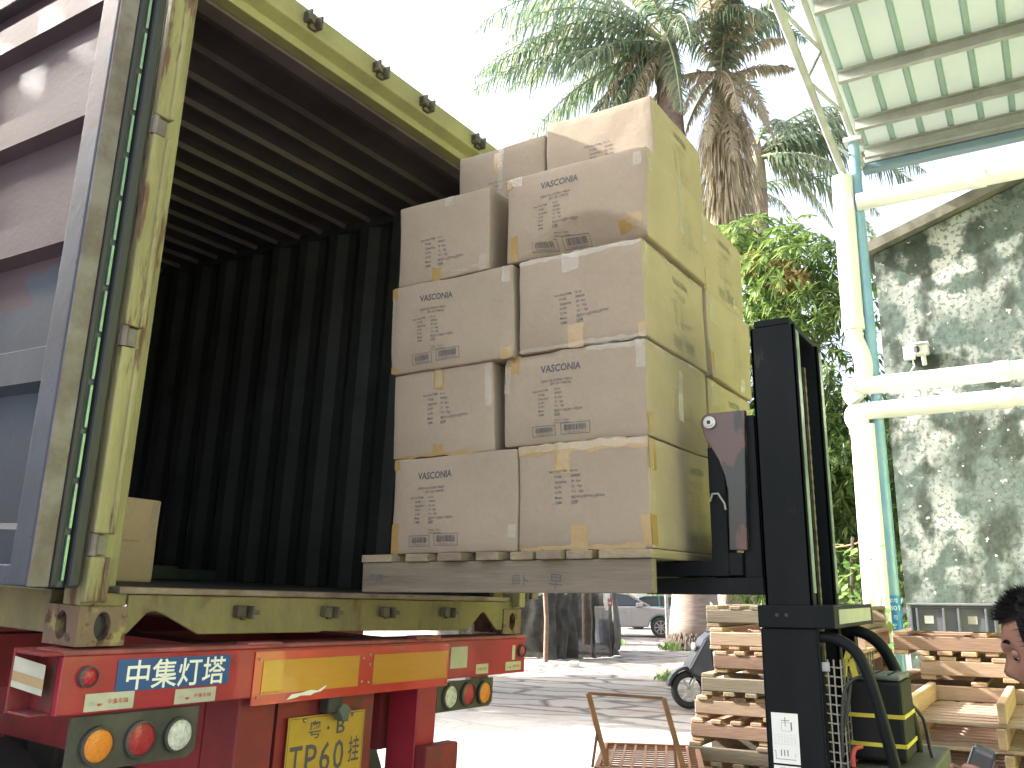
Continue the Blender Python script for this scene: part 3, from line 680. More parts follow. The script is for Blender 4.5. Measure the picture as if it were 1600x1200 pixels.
# lone carton and steel bar in the container
oi = carton('lone pinkish carton standing inside the container beside the left door post', .48, .935, 1.0, 1.45, .173, .535, mw=CM, seed=91, material='card2',
   tapes=(('tape','r',.28,.42,0,1),('ctape','r',.90,.97,.55,.97)), right=lambda w_, h_: P_list(w_, h_, .40, .72))
b = MB(); b.prism([(1.88,.175),(2.02,.175),(2.02,.235),(1.9,.25),(1.88,.25)], 0, .78, 1.72); b.box(1.72,2.0,1.9,2.0,.175,.235)
tag(b.build('steel_bar', mat('dark_green_steel', (.03,.045,.04), rough=.35, metal=.4), bevel=.003, xf=CM), 'dark steel bar lying on the container floor beside the lone carton', 'steel bar')

# ================================================================== PALLET LOAD
def pallet_parts(root, Lx, Ly, h, wl, wx, sd=0, nb=7, bw=.10, nstr=3, bottom=3, td=.026, over=.0, along='y'):
    """stringers run along y, boards along x. root local origin at corner, z 0 = bottom"""
    r = random.Random(sd)
    hs = h-td-(td if bottom else 0); zb = td if bottom else 0
    for i in range(nstr):
        x = i*(Lx-.04)/(nstr-1); b = MB()
        MB().box(x, x+.04, r.uniform(-.006,.006), Ly+r.uniform(-.006,.006), zb, zb+hs).build('stringer', wl, root, bevel=.005, seg=1)
    for i in range(nb):
        y = i*(Ly-bw)/(nb-1)+r.uniform(-.01,.01); y = max(-.005, min(Ly-bw+.005, y)); w_ = bw*r.uniform(.8,1.05)
        MB().box(-over+r.uniform(-.012,.008), Lx+over+r.uniform(-.01,.01), y, y+w_, zb+hs+.0005, h+r.uniform(-.003,.002)).build('deck_board', wx, root, bevel=.004, seg=1)
    for i in range(bottom):
        y = i*(Ly-bw)/(bottom-1)
        MB().box(r.uniform(-.008,.008), Lx, y, y+bw, 0, td-.0005).build('bottom_board', wx, root, bevel=.004, seg=1)
pal = thing('wooden_pallet', 'weathered grey pallet with pen marks on its side, raised on the forks', 'pallet', (2.684, 1.098, 1.597))
r_ = random.Random(3)
for x in (0, .58, 1.19):
    o = MB().box(x, x+.035, 0, 1.172, .0, .108).build('stringer', M['wood'], pal, bevel=.004)
    if x == 0:
        side = o
ends = [(-.004,.18),(.205,.30),(.305,.40),(.425,.515),(.55,.64),(.70,.80),(.86,.96),(1.03,1.172)]
for i, (a, c) in enumerate(ends):
    pr_ = -.035 if i in (2,4,5) else -.012
    MB().box(pr_+r_.uniform(-.004,.004), 1.235, a, c, .109, .137).build('deck_board', M['woodx'], pal, bevel=.004)
p = Print(); 
for t, u, v, s_, ro in (('出', .035, .045, .03, .05), ('高', .065, .038, .038, -.05), ('一', .098, .04, .04, 0), ('回', .66, .03, .034, .1), ('卜', .69, .025, .04, 0), ('早', .80, .02, .055, -.1)): p.text(t, u, v, s_, rot=ro)
p.build('pen_marks', M['ink'], side, lambda u, v: (-.0012, 1.172-u, v))
GL = 'cartons stacked on the raised pallet'
def crush1(y, z):   # folded-in lower flap of the upper right carton
    zc = .135*max(0, 1-((y+.05)/.25)**2); return .62*(zc-z) if z < zc else 0
def crush2(y, z):
    zc = .05+.05*max(0, 1-((y+.12)/.2)**2); return .12*(zc-z) if z < zc else (.02*max(0, z-.30)/.04 if y > 0.05 else 0)
T = 'tape'; C = 'ctape'
X0, X1 = 2.712, 3.312
edge = ((C,'f',.0,.99,.955,.995),(C,'r',.0,.9,.96,.995))
carton('bottom carton of the left front column, barcodes facing the container side', X0, X1, 1.610, 2.155, 1.736, 2.093, fx(P_brand, .32, 11), seed=1, group=GL, tapes=((T,'f',0,.06,.0,.32),(T,'f',.0,.05,.88,.99),(C,'f',.93,.985,.15,.28)))
carton('bottom front carton right of the left column, brown tape along its foot', X0, X1, 1.110, 1.603, 1.736, 2.100, fx(P_list, .30, .72), fx(P_brand, .70, 12), seed=2, group=GL, tapes=((T,'f',.0,1,.90,.995),(C,'f',.0,.99,.93,.998),(T,'f',.30,.42,.72,.99),(T,'f',.42,.54,.0,.22),(T,'f',.02,.95,.0,.04),(T,'f',.93,.998,.02,.3),(T,'r',0,.07,.02,.3),(T,'r',0,.10,.70,.98),(C,'r',.0,.06,.7,.98)))
carton('second carton up in the left front column, printed list and taped top middle', X0+.004, X1, 1.708, 2.170, 2.095, 2.427, fx(P_list, .36, .70), seed=3, group=GL, tapes=((T,'f',.42,.53,.76,1),(C,'f',.44,.51,.8,1),(C,'f',.93,.985,.5,.98),(T,'f',.42,.52,.0,.12),(T,'f',.02,.9,0,.03)))
carton('second carton up in the right front column, wrinkled front with two barcodes', X0, X1, 1.112, 1.660, 2.102, 2.434, fx(P_brand, .38, 14), fx(P_list, .42, .6), seed=4, group=GL, crush=crush2, tapes=((T,'f',.0,.11,.80,.99),(C,'f',.0,.05,.6,.99),(C,'f',.60,.99,.94,.998),(C,'f',.93,.99,.7,1),(T,'r',0,.05,.05,.25),(C,'r',.0,.9,.95,.99),(C,'r',.5,.58,.3,.85)))
carton('third carton up in the left front column, list above two barcodes', X0-.012, X1, 1.618, 2.182, 2.430, 2.788, fx(P_brand, .35, 15), seed=5, group=GL, lean=(0,.002), tapes=((T,'f',.0,.045,.84,.98),(C,'f',.01,.035,.6,.9),(C,'f',.92,.98,.82,.99),(T,'f',.9,.985,.0,.12),(T,'f',.0,.07,.0,.07)))
carton('third carton up in the right front column, brown tape patch at its bottom middle', X0-.004, X1, 1.105, 1.596, 2.437, 2.790, fx(P_list, .34, .55), fx(P_brand, .55, 16), seed=6, group=GL, tapes=((T,'f',.40,.52,.0,.22),(C,'f',.36,.50,.80,1),(C,'f',.0,.98,.95,.998),(C,'f',.0,.98,.0,.04),(T,'f',.93,.99,0,.15),(C,'r',.01,.07,.6,.98),(C,'r',.0,.95,.96,.995)))
carton('top carton of the left front column, shorter one with tape at bottom', X0, X1, 1.735, 2.168, 2.792, 3.130, fx(P_list, .30, .50), seed=7, group=GL, tapes=((T,'f',.38,.48,.0,.16),(C,'f',.52,.62,.88,.995),(C,'f',.90,.985,.0,.2),(C,'f',.6,.9,.05,.09)))
carton('sagging carton of the right front column with a folded-in bottom edge', X0, X1, 1.090, 1.656, 2.796, 3.136, fx(P_brand, .36, 17), fx(P_list, .55, .55), seed=8, group=GL, crush=crush1, N=26, tapes=((T,'f',.0,.05,.86,.99),(C,'f',.0,.12,.88,.99),(C,'f',.91,.965,.8,.95),(T,'f',.80,.97,.12,.28),(T,'f',.03,.09,.02,.3),(C,'r',.01,.07,.72,.98),(C,'r',.50,.58,.35,.95)))
carton('topmost carton at left, set back on the load, tape over its middle', 2.965, 3.53, 1.628, 2.048, 3.140, 3.435, fx(P_list, .42, .45), seed=9, group=GL, tapes=((T,'f',.42,.50,.62,.93),(C,'f',.47,.53,.3,1),(C,'f',.01,.03,.8,1)))
carton('topmost carton at right, its front sunlit and highest on the load', 2.962, 3.53, 1.155, 1.612, 3.140, 3.478, fx(P_list, .42, .55), fx(P_brand, .48, 19), seed=10, group=GL)
rows = ((1.736, 2.095, 'bottom'), (2.10, 2.425, 'second'), (2.43, 2.785, 'third'), (2.79, 3.132, 'top'))
for i, (a, c, nm) in enumerate(rows):
    carton('%s carton of the back right column, seen beyond the near cartons' % nm, 3.335, 3.885+(.0,.02,.012,-.005)[i], 1.105+(.0,.004,-.01,.006)[i], 1.60, a, c, right=fx(P_brand if i != 2 else P_list, .5), seed=20+i, group=GL, N=8, tapes=((C,'r',.04,.14,.65,.98),(C,'r',.7,.8,.04,.2),(T,'r',.0,.06,.0,.3)))
    carton('%s carton of the back left column, behind the left front cartons' % nm, 3.335, 3.87, 1.63, 2.14, a, c, seed=30+i, group=GL, N=5)

# ================================================================== FORKLIFT (walkie stacker)
fl = thing('forklift', 'black electric pallet stacker with tall mast lifting the loaded pallet', 'forklift', (3.2, .7, 0))
FO = (3.2, .7, 0)
def fp(name, b, m, bevel=.003, smooth=False, parent=None): return b.build(name, m, parent or fl, bevel=bevel, smooth=smooth, off=FO)
# inner mast (upper)
for x0 in (2.985, 3.325):
    b = MB(); b.box(x0, x0+.012, .685, .835, .12, 2.49); b.box(x0, x0+.05, .685, .697, .12, 2.49); b.box(x0, x0+.05, .823, .835, .12, 2.49); m_ = fp('mast_rail', b, M['mast'])
    fp('flange_glint', MB().box(x0+.0125, x0+.05, .6825, .6845, 1.6, 2.47), M['mastglint'], .0, parent=m_)  # bright strip paints the sky reflection along the flange
fp('mast_crosshead', MB().box(2.985, 3.375, .70, .82, 2.491, 2.515), M['mast'])
fp('mast_crosshead', MB().box(3.037, 3.32, .80, .82, 2.40, 2.489), M['mast'])
fp('lift_cylinder', MB().cyl((3.18,.76,.2),(3.18,.76,2.30), .022, 14), M['mast'], 0, True)
for cx_ in (3.10, 3.235):
    b = MB(); z = .5; k = 0
    while z < 2.38:
        wd = .012 if k % 2 else .007; b.box(cx_-wd, cx_+wd, .714, .722, z, z+.018); z += .0175; k += 1
    fp('lift_chain', b, M['keeper'], 0)
# outer mast (lower) and collar
for x0, sx in ((2.972, 1), (3.590, -1)):
    b = MB(); a, c = sorted((x0, x0+.014*sx)); b.box(a, c, .678, .848, .10, 1.49); a, c = sorted((x0, x0+.06*sx)); b.box(a, c, .672, .678, .10, 1.49); b.box(a, c, .848, .852, .10, 1.49)
    fp('outer_mast_rail', b, M['mast'])
col = fp('mast_collar', MB().box(2.962, 3.605, .618, .856, 1.492, 1.562), M['mast'], .004)
b = MB(); 
for y in (.795, .765): b.cyl((2.9615,y,1.532),(2.966,y,1.532),.006,10)
fp('bolt_hole', b, M['rubber'], 0, parent=col)
fp('collar_pattern', MB().box(3.02,3.56,.6155,.6175,1.505,1.55), M['purlin'], .002, parent=col)
pl = fp('instruction_sticker', MB().box(2.9706,2.9715,.752,.834,1.088,1.236), M['paper'], 0)
def SP(u, v): return (2.9703-FO[0], .834-u-FO[1], 1.088+v)
p = Print(); p.text('1', .052, .098, .034, bold=.01).rect(.03,.055,.125,.127).rect(.041,.043,.108,.136).frame(.03,.06,.095,.12,.0008)
for i in range(6):
    for j in range(7): p.rect(.006+j*.010, .0125+j*.010, .056+i*.0055, .0565+i*.0055)
for u in (.024,.034,.044): p.rect(u,u+.003,.022,.04)
p.text(':', .066, .022, .02, bold=.01).rect(.008,.07,.012,.0135).rect(.008,.0095,.012,.035).rect(.004,.009,.035,.0365); p.build('print', M['inkf'], pl, SP)
pl = fp('lower_sticker', MB().box(2.9706,2.9715,.752,.834,.96,1.082), M['paper'], 0)
p = Print().text('2', .052, -.035, .03, bold=.01).frame(.02,.045,-.04,-.012,.0012); p.build('print', M['inkf'], pl, SP)
# carriage
car_ = fp('fork_carriage', MB().box(3.01,3.55,.862,.935,2.10,2.17).box(3.01,3.55,.862,.935,1.74,1.82).box(2.99,3.02,.84,.90,1.62,2.19).box(3.53,3.56,.84,.90,1.62,2.19), M['mast'], .004)
poly = [(.879,1.736),(.939,1.737),(.936,1.84),(.934,1.93),(.943,1.99),(.961,2.04),(.985,2.085),(1.005,2.115)]
for k in range(9):
    t = -.6+k*(pi*.5+.75)/8; poly.append((.984+.034*cos(t), 2.170+.034*sin(t)))
poly += [(.863,2.204)]
for x0 in (2.962, 3.57): fp('carriage_bracket', MB().prism(poly, 0, x0, x0+.03), M['worn'], .003)
for r0, x0, x1, m_ in ((.022,2.951,2.961,'steel'),(.015,2.947,2.952,'steel'),(.007,2.944,2.948,'rubber')): fp('roller', MB().cyl((x0,.984,2.170),(x1,.984,2.170), r0, 22), M[m_], .002, True)
for x0 in (2.975, 3.48):
    b = MB(); b.prism([(.945,1.652),(1.003,1.652),(1.003,1.70),(1.20,1.703),(2.12,1.69),(2.14,1.672),(1.20,1.655),(1.003,1.652)][:1]+[(2.14,1.664),(2.14,1.676),(1.25,1.701),(1.003,1.704),(1.003,2.086),(.945,2.086)], 0, x0, x0+.09)
    fp('fork', b, M['mast'], .004)
fp('carriage_foot', MB().box(2.965,3.58,.834,1.24,1.594,1.648), M['mast'], .004)
fp('cross_tie', MB().box(2.97,3.56,.90,.945,1.655,1.73), M['mast'], .003)
fp('load_hook', MB().tube([(2.957,.995,1.90),(2.955,.985,1.925),(2.955,.965,1.925),(2.957,.945,1.89),(2.957,.943,1.87)], .004, 8), M['steel'], 0, True)
# mesh guard
b = MB()
z = .5
while z < 1.405:
    b.bar((2.995,.680,z),(2.995,.622,z-.004),.004); b.bar((2.995,.622,z-.004),(3.56,.622,z-.004),.004); z += .0275
for y in (.655, .637): b.bar((2.991,y,.5),(2.991,y,1.40),.004)
for i in range(13): b.bar((3.0+i*.046,.6185,.5),(3.0+i*.046,.6185,1.40),.004)
fp('mesh_guard', b, mat('guard_wire', (.22,.21,.17), rough=.4, metal=.4), 0)
fp('guard_post', MB().box(2.985,3.005,.668,.686,.4,1.44), M['mast'], .002)
fp('guard_clip', MB().box(2.982,2.986,.648,.672,1.365,1.392), M['purlin'], .001)
def smooth_path(pts, n=6):
    P = [Vector(p) for p in pts]; out = []
    for i in range(len(P)-1):
        p0 = P[max(i-1,0)]; p1 = P[i]; p2 = P[i+1]; p3 = P[min(i+2,len(P)-1)]
        for k in range(n):
            t = k/n; out.append(.5*((2*p1)+(p2-p0)*t+(2*p0-5*p1+4*p2-p3)*t*t+(3*p1-p0-3*p2+p3)*t**3))
    out.append(P[-1]); return out
fp('handle_tube', MB().tube(smooth_path([(3.0,.70,1.462),(3.0,.65,1.466),(3.0,.605,1.452),(3.0,.566,1.418),(3.0,.540,1.355),(3.0,.517,1.26),(3.0,.488,1.11),(3.0,.45,.90),(3.02,.44,.75)]), .0175, 14), M['mast'], 0, True)
fp('handle_tube', MB().tube(smooth_path([(3.45,.70,1.474),(3.45,.655,1.472),(3.45,.60,1.450),(3.45,.557,1.400),(3.45,.522,1.31),(3.45,.498,1.20),(3.45,.487,1.12),(3.45,.493,1.05),(3.45,.53,1.0),(3.42,.60,.98)]), .020, 14), M['mast'], 0, True)
bt = fp('battery_box', MB().box(3.09,3.30,.463,.626,1.10,1.335), M['batt'], .012)
fp('battery_lid', MB().box(3.095,3.295,.466,.623,1.336,1.352), M['battop'], .006, parent=bt)
b = MB(); 
for y in (.50,.545,.59): b.box(3.10,3.29,y-.003,y+.003,1.3525,1.356)
fp('lid_rib', b, M['batt'], .001, parent=bt)
for z in (1.232, 1.148): fp('yellow_strap', MB().box(3.087,3.303,.460,.629,z-.006,z+.006), M['strap'], .001, parent=bt)
fp('body_tray', MB().box(3.0,3.6,.40,.66,1.02,1.085), M['bplate'], .01)
fp('drive_cover', MB().box(3.0,3.6,.25,.66,.16,1.0), M['mast'], .03)
for pts, r0, m_ in (([(3.02,.60,1.33),(3.0,.61,1.25),(3.0,.635,1.16),(3.0,.63,1.05),(3.01,.60,.95)], .006, 'rubber'), ([(3.06,.50,1.345),(3.02,.57,1.35),(3.0,.612,1.31),(2.99,.625,1.22),(2.99,.63,1.12)], .005,'rubber'),
                    ([(3.05,.585,1.145),(3.03,.60,1.14),(3.02,.607,1.12),(3.02,.607,1.09)], .007, 'redink'), ([(3.3,.47,1.25),(3.33,.44,1.2),(3.35,.43,1.10),(3.36,.41,1.02)], .006, 'rubber')):
    fp('cable', MB().tube(smooth_path(pts), r0, 8), M[m_], 0, True)
b = MB()
for (y, z, ro) in ((.59,1.452,.3),(.60,1.435,-.6),(.612,1.40,-.2),(.60,1.40,.4)):
    b.bar((3.06,y,z),(3.06,y-.03*sin(ro),z-.055),.002,.018)
fp('yellow_rag', b, M['strap'], 0)
for x0 in (2.99, 3.5): fp('straddle_leg', MB().box(x0,x0+.09,.66,1.9,.06,.16), M['mast'], .01)
for x, y, r0 in ((3.035,1.85,.055),(3.545,1.85,.055),(3.3,.38,.115)): fp('wheel', MB().cyl((x-.035,y,r0),(x+.035,y,r0), r0, 24), M['tyre'], .01, True)
fp('frame_base', MB().box(2.98,3.6,.45,.86,.10,.18), M['mast'], .01)
fp('tiller', MB().tube(smooth_path([(3.3,.28,.5),(3.3,.10,.80),(3.3,-.05,1.0)]), .02, 10), M['mast'], 0, True)
fp('lift_motor', MB().cyl((3.3,.5,.17),(3.3,.5,.2),.1,16), M['mast'], 0)

# ================================================================== PALLET STACKS
def make_pallet(wl, wx, seed, Lx=1.0, Ly=1.1, h=.134, nb=8, bw=.095, bottom=3):
    root = thing('wooden_pallet', 'x', 'pallet'); pallet_parts(root, Lx, Ly, h, wl, wx, seed, nb, bw, bottom=bottom); return root
protoA = make_pallet(M['woodp'], M['woodpx'], 11); protoB = make_pallet(M['woodb'], M['woodpx'], 12); protoC = make_pallet(M['wood'], M['woodx'], 13, nb=7)
used = set()
ORD = ['topmost pallet']+['%s pallet down from the top' % w_ for w_ in ('second','third','fourth','fifth','sixth','seventh','eighth','ninth','tenth','eleventh','twelfth')]
def place(proto, x, y, z, rot, label, group, flip=False):
    o = proto if id(proto) not in used else dup(proto)
    used.add(id(proto))
    o.location = (x, y, z); o.rotation_euler = (pi if flip else 0, 0, rot); tag(o, label, 'pallet', group); return o
GS = 'pallets piled behind the forklift mast'
ords = ['lowest', 'second lowest', 'third lowest', 'fourth lowest', 'fifth lowest', 'middle', 'sixth', 'seventh', 'eighth', 'ninth', 'tenth', 'eleventh']
ylay = [1.97, 1.95, 1.97, 1.985, 1.94, 1.93, 1.90, 1.85, 1.78, 1.80, 1.83]
z = 0
NL = 11
for i in range(NL):
    hL = .1385; pr = (protoA, protoC, protoB)[i % 3]; yl = ylay[i]
    flip = i in (4, 7, 9)
    lab = ORD[NL-1-i]+' in the tall pile left of the forklift mast'
    # flipping about x mirrors y
    place(pr, 5.78+random.uniform(-.04,.04), (yl*1.105 if flip else yl*1.105-.946), z+(.134 if flip else 0), random.uniform(-.02,.02), lab, GS, flip).scale = (.86, .86, 1)
    z += hL
# two pallets on edge-like open ends on top handled by flips above
GR = 'pallets piled under the grey crate'
z = 0
NR = 10
for i in range(NR):
    pr = (protoB, protoA, protoA)[i % 3]; flip = i in (7, 9)
    lab = ORD[NR-1-i]+' in the pile under the grey plastic crate'
    y0 = .86+random.uniform(-.03,.03)
    place(pr, 6.05+random.uniform(-.02,.02), (y0*1.1 if flip else y0*1.1-1.1)-(.0), z+(.134 if flip else 0), random.uniform(-.015,.015), lab, GR, flip); z += .138
topR = z
z = 0
GF = 'pallets in the low pile beside the man'
protoF = thing('wooden_pallet', 'x', 'pallet'); 
for i in range(8): MB().box(.02+i*.117, .02+i*.117+.062, 0, 1.15, 0, .018).build('deck_board', M['woodp'], protoF, bevel=.003, seg=1)
for y in (.0, .70, 1.11): MB().box(0, .95, y, y+.04, .0185, .118).build('stringer', M['woodpx'], protoF, bevel=.006)
used2 = False; NF = 9
for i in range(NF):
    o = protoF if not used2 else dup(protoF); used2 = True
    o.location = (5.12+random.uniform(-.02,.02), -.40+random.uniform(-.02,.02), z); z += .1215
    tag(o, ORD[NF-1-i].replace('pallet','slatted pallet')+' in the low pile beside the man', 'pallet', GF)
# upside down second stack continues; grey crate
cr = thing('plastic_crate', 'grey plastic crate with two paper tags, upturned on the pallets by the old wall', 'crate', (6.06, .36, topR))
b = MB(); cx0, cx1, cy0, cy1 = 0, .36, 0, .46
b.box(0,.36,.0,.012,0,.135); b.box(0,.36,.448,.46,0,.135); b.box(.348,.36,.012,.448,0,.135); b.box(.012,.018,.012,.448,0,.135); b.box(0,.36,.0,.46,.135,.148)
body = b.build('crate_wall', M['crate'], cr, bevel=.003)
b = MB()
for y in (.0,.045,.19,.27,.415,.45): b.box(-.012,.012,y,y+.012,0,.135)
b.build('crate_rib', M['crate'], cr, bevel=.002); MB().box(-.016,.376,-.014,.474,.149,.162).build('crate_rim', M['crate'], cr, bevel=.003)
for y, m_ in ((.335,'paper'),(.10,'stick')):
    t = MB().box(.008,.011,y,y+.05,.045,.09).build('paper_tag', M[m_], cr); 
# ================================================================== TROLLEY
cart = thing('trolley', 'rusty platform trolley with grid deck and U-shaped handle frame', 'trolley', (5.3, 2.2, 0))
def ct(name, b, m=None, **k): return b.build(name, m or M['rust'], cart, off=(5.3,2.2,0), **k)
A0 = Vector((5.0,2.36,.63)); A1 = Vector((5.16,1.96,.63)); dd = Vector((.93,.37,0)).normalized()
ct('handle', MB().bar(A0, (4.93,2.44,1.03), .028,.028), bevel=.002); ct('handle', MB().bar(A1, (5.10,2.045,1.01), .028,.028), bevel=.002)
ct('handle_rail', MB().bar((4.93,2.44,1.03),(5.10,2.045,1.01), .016), bevel=.002)
ct('brace', MB().bar((4.965,2.40,.83),(4.93,2.42,.63), .012)); ct('brace', MB().bar((5.13,2.00,.80),(5.10,1.98,.62), .012))
pv = (A1-A0)*1.35; q0 = A0-(A1-A0)*.12-dd*.12; b = MB()
cs = [q0, q0+pv, q0+pv+dd*.85, q0+dd*.85]
for i in range(4): b.bar(cs[i], cs[(i+1)%4], .03, .035)
ct('deck_frame', b, bevel=.003); b = MB()
for i in range(1, 12): b.bar(q0+dd*.85*i/12, q0+dd*.85*i/12+pv, .014, .008)
for i in range(1, 9): b.bar(q0+pv*i/9+Vector((0,0,.008)), q0+pv*i/9+dd*.85+Vector((0,0,.008)), .014, .006)
ct('grid_deck', b)
for c in cs: ct('leg', MB().bar(c, (c.x, c.y, .12), .025)); ct('wheel', MB().cyl((c.x-.02,c.y,.06),(c.x+.02,c.y,.06), .06, 16), M['tyre'])

# ================================================================== CANOPY, COLUMN, PIPES
can = thing('canopy_roof', 'green ribbed sheet canopy on grey purlins with blue gutter', 'canopy', (7.5, 1.1, 0))
def cp_(name, b, m, **k): return b.build(name, m, can, off=(7.5,1.1,0), **k)
Xg = 8.03; slope = .19
def rz(x): return 5.40+(Xg-x)*slope
Y0, Y1 = 1.16, -3.1; XE = -1.5
# sheet with ribs (ribs run along x)
b = MB(); rb = MB(); y = Y0; pitch = .232
b.v += [(Xg, Y0, rz(Xg)+.105), (XE, Y0, rz(XE)+.105), (XE, Y1, rz(XE)+.105), (Xg, Y1, rz(Xg)+.105)]; b.f.append((0,1,2,3))
sh = cp_('roof_sheet', b, M['sheet'])
while y > Y1:
    yy = y-.05
    rb.v; o = len(rb.v)
    for x in (Xg, XE): rb.v += [(x, yy, rz(x)+.103), (x, yy-.012, rz(x)+.088), (x, yy-.040, rz(x)+.088), (x, yy-.052, rz(x)+.103)]
    for k in range(3): rb.f.append((o+k, o+k+1, o+k+5, o+k+4))
    y -= pitch
rb.build('sheet_rib', M['sheetrib'], can, off=(7.5,1.1,0))
xs_ = [7.97, 7.56, 6.93]+[6.93-.78*i for i in range(1, 11)]
for x in xs_:
    z_ = rz(x); cp_('purlin', MB().box(x-.004, x, Y1, 1.10, z_-.02, z_+.085).box(x-.055, x-.0045, Y1, 1.10, z_-.024, z_-.018).box(x-.055,x-.0045,Y1,1.10,z_+.08,z_+.085), M['purlin'])
# end truss: two chords and web
def tz(x): return rz(x)-.10
up = MB(); lo = MB(); wb = MB()
x = 7.62
pu = [(8.0-i*.77, 1.135, rz(8.0-i*.77)-.05) for i in range(12)]
plw = [(7.8-i*.77, 1.22, rz(7.8-i*.77)-.42+i*.0) for i in range(12)]
cp_('truss_chord', MB().tube(pu, .026, 10), M['truss'], smooth=True); cp_('truss_chord', MB().tube(plw, .032, 10), M['truss'], smooth=True)
for i in range(11):
    wb.tube([pu[i], plw[i+1]], .014, 8); wb.tube([plw[i], pu[i]], .014, 8) if i % 2 == 0 else wb.tube([plw[i+1], pu[i+1]], .014, 8)
cp_('truss_web', wb, M['truss'], smooth=True)
cp_('gutter', MB().box(7.99, 8.10, Y1, 1.14, 5.295, 5.36), M['gut'], bevel=.01)
cp_('gutter_cover', MB().box(8.0, 8.05, Y1, 1.12, 5.375, 5.43), M['purlin'])
# column set
colm = thing('steel_column', 'blue steel column with a numbered blue sign, carrying the canopy corner', 'column', (7.55, 1.12, 0))
b = MB().tube([(7.55,1.125,0),(7.55,1.125,5.36)], .042, 18); b.build('post', M['bluesteel'], colm, off=(7.55,1.12,0), smooth=True)
MB().box(7.48,7.62,1.05,1.2,5.36,5.40).build('cap_plate', M['truss'], colm, off=(7.55,1.12,0))
pl = MB().tube([(7.55,1.125,1.30),(7.55,1.125,1.585)], .0445, 18, cap=False).build('sign_band', mat('sign_blue', (.03,.25,.6), rough=.35), colm, off=(7.55,1.12,0), smooth=True)
def band(u, v):
    t = pi+u/.0455; return (.0455*cos(t), .005+.0455*sin(t), v)
p = Print(); p.text('栋号', -.032, 1.535, .032, bold=.02); p.text('801', -.04, 1.475, .05, bold=.01, width=.08); p.text('号', -.012, 1.41, .035, bold=.02); p.text('房', -.028, 1.345, .04, bold=.02)
p.build('sign_text', M['white'], pl, band)
dp = thing('drain_pipe', 'white drainpipe descending beside the blue column with an elbow', 'pipe', (7.5, 1.25, 0))
P = lambda name, pts, r, n_=16: MB().tube(pts, r, n_).build(name, M['pvc'], dp, off=(7.5,1.25,0), smooth=True)
P('upper_pipe', [(7.5,1.235,5.05),(7.5,1.245,3.72)], .085); P('elbow', smooth_path([(7.5,1.245,3.72),(7.5,1.24,3.62),(7.5,1.205,3.50),(7.5,1.19,3.40),(7.5,1.20,3.24)]), .07); P('joint', [(7.5,1.245,3.80),(7.5,1.245,3.70)], .09)
P('lower_pipe', [(7.5,1.265,2.86),(7.5,1.29,0)], .068); P('joint', [(7.5,1.265,2.97),(7.5,1.265,2.84)], .078)
MB().tube([(7.42,1.165,0),(7.42,1.165,2.90)], .028, 12).build('thin_pipe', M['pvc'], dp, off=(7.5,1.25,0), smooth=True)
def hpipe(z, label, r=.075, bend=True, yend=-6, y0=1.30, x=7.5):
    t = thing('horizontal_pipe', label, 'pipe', (x, y0, z), 'horizontal white pipes')
    if bend: pts = smooth_path([(x, 1.265, z-.12),(x, 1.30, z-.06),(x, 1.29, z-.005),(x, 1.22, z)])+[(x, yend, z)]
    else: pts = [(x, y0, z), (x, yend, z)]
    MB().tube(pts, r, 18).build('pipe', M['pvc'], t, off=(x,y0,z), smooth=True)
    for yj in (.27, -1.5, -3.5): MB().tube([(x, yj, z),(x, yj-.10, z)], r*1.12, 18).build('coupling', M['pvc'], t, off=(x,y0,z), smooth=True)
    return t
hpipe(3.225, 'upper of the two white pipes running level from the elbow bends', .072)
hpipe(3.02, 'lower of the two white pipes running level from the elbow bends', .070)
hpipe(4.80, 'single white pipe high up below the canopy gutter', .075, False, y0=1.13)
# old wall building: mould stains, dark tones also standing in for cast shade
wm = bpy.data.materials.new('mouldy_shaded_plaster'); wm.use_nodes = True; n = wm.node_tree.nodes; l = wm.node_tree.links; b = n['Principled BSDF']; b.inputs['Roughness'].default_value = .9
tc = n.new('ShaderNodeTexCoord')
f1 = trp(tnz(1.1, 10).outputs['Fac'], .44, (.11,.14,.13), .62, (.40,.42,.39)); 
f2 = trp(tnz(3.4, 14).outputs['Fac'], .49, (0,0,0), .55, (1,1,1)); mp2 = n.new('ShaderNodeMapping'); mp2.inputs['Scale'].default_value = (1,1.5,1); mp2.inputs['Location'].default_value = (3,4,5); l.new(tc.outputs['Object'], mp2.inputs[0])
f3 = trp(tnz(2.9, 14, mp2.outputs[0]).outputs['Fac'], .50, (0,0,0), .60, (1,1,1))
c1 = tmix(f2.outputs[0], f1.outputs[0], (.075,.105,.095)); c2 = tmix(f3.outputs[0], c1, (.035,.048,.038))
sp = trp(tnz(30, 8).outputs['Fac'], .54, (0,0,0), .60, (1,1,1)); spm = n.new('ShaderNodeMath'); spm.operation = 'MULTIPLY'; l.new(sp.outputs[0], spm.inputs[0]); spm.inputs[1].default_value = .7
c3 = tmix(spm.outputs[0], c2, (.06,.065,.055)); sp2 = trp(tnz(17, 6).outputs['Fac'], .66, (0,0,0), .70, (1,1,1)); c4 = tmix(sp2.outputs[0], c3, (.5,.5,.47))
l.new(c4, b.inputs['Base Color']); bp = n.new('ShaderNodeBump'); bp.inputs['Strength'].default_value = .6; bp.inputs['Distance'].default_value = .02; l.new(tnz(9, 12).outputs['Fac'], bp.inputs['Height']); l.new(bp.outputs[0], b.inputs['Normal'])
ob = thing('old_building', 'old gabled building with stained mouldy plaster wall, shade painted into its dark tones', 'building', (8.3, 1.0, 0))
zl = 4.60; yl = 1.15; zp = 4.60+.34*3.6; yp = yl-3.6; yr = yl-7.2
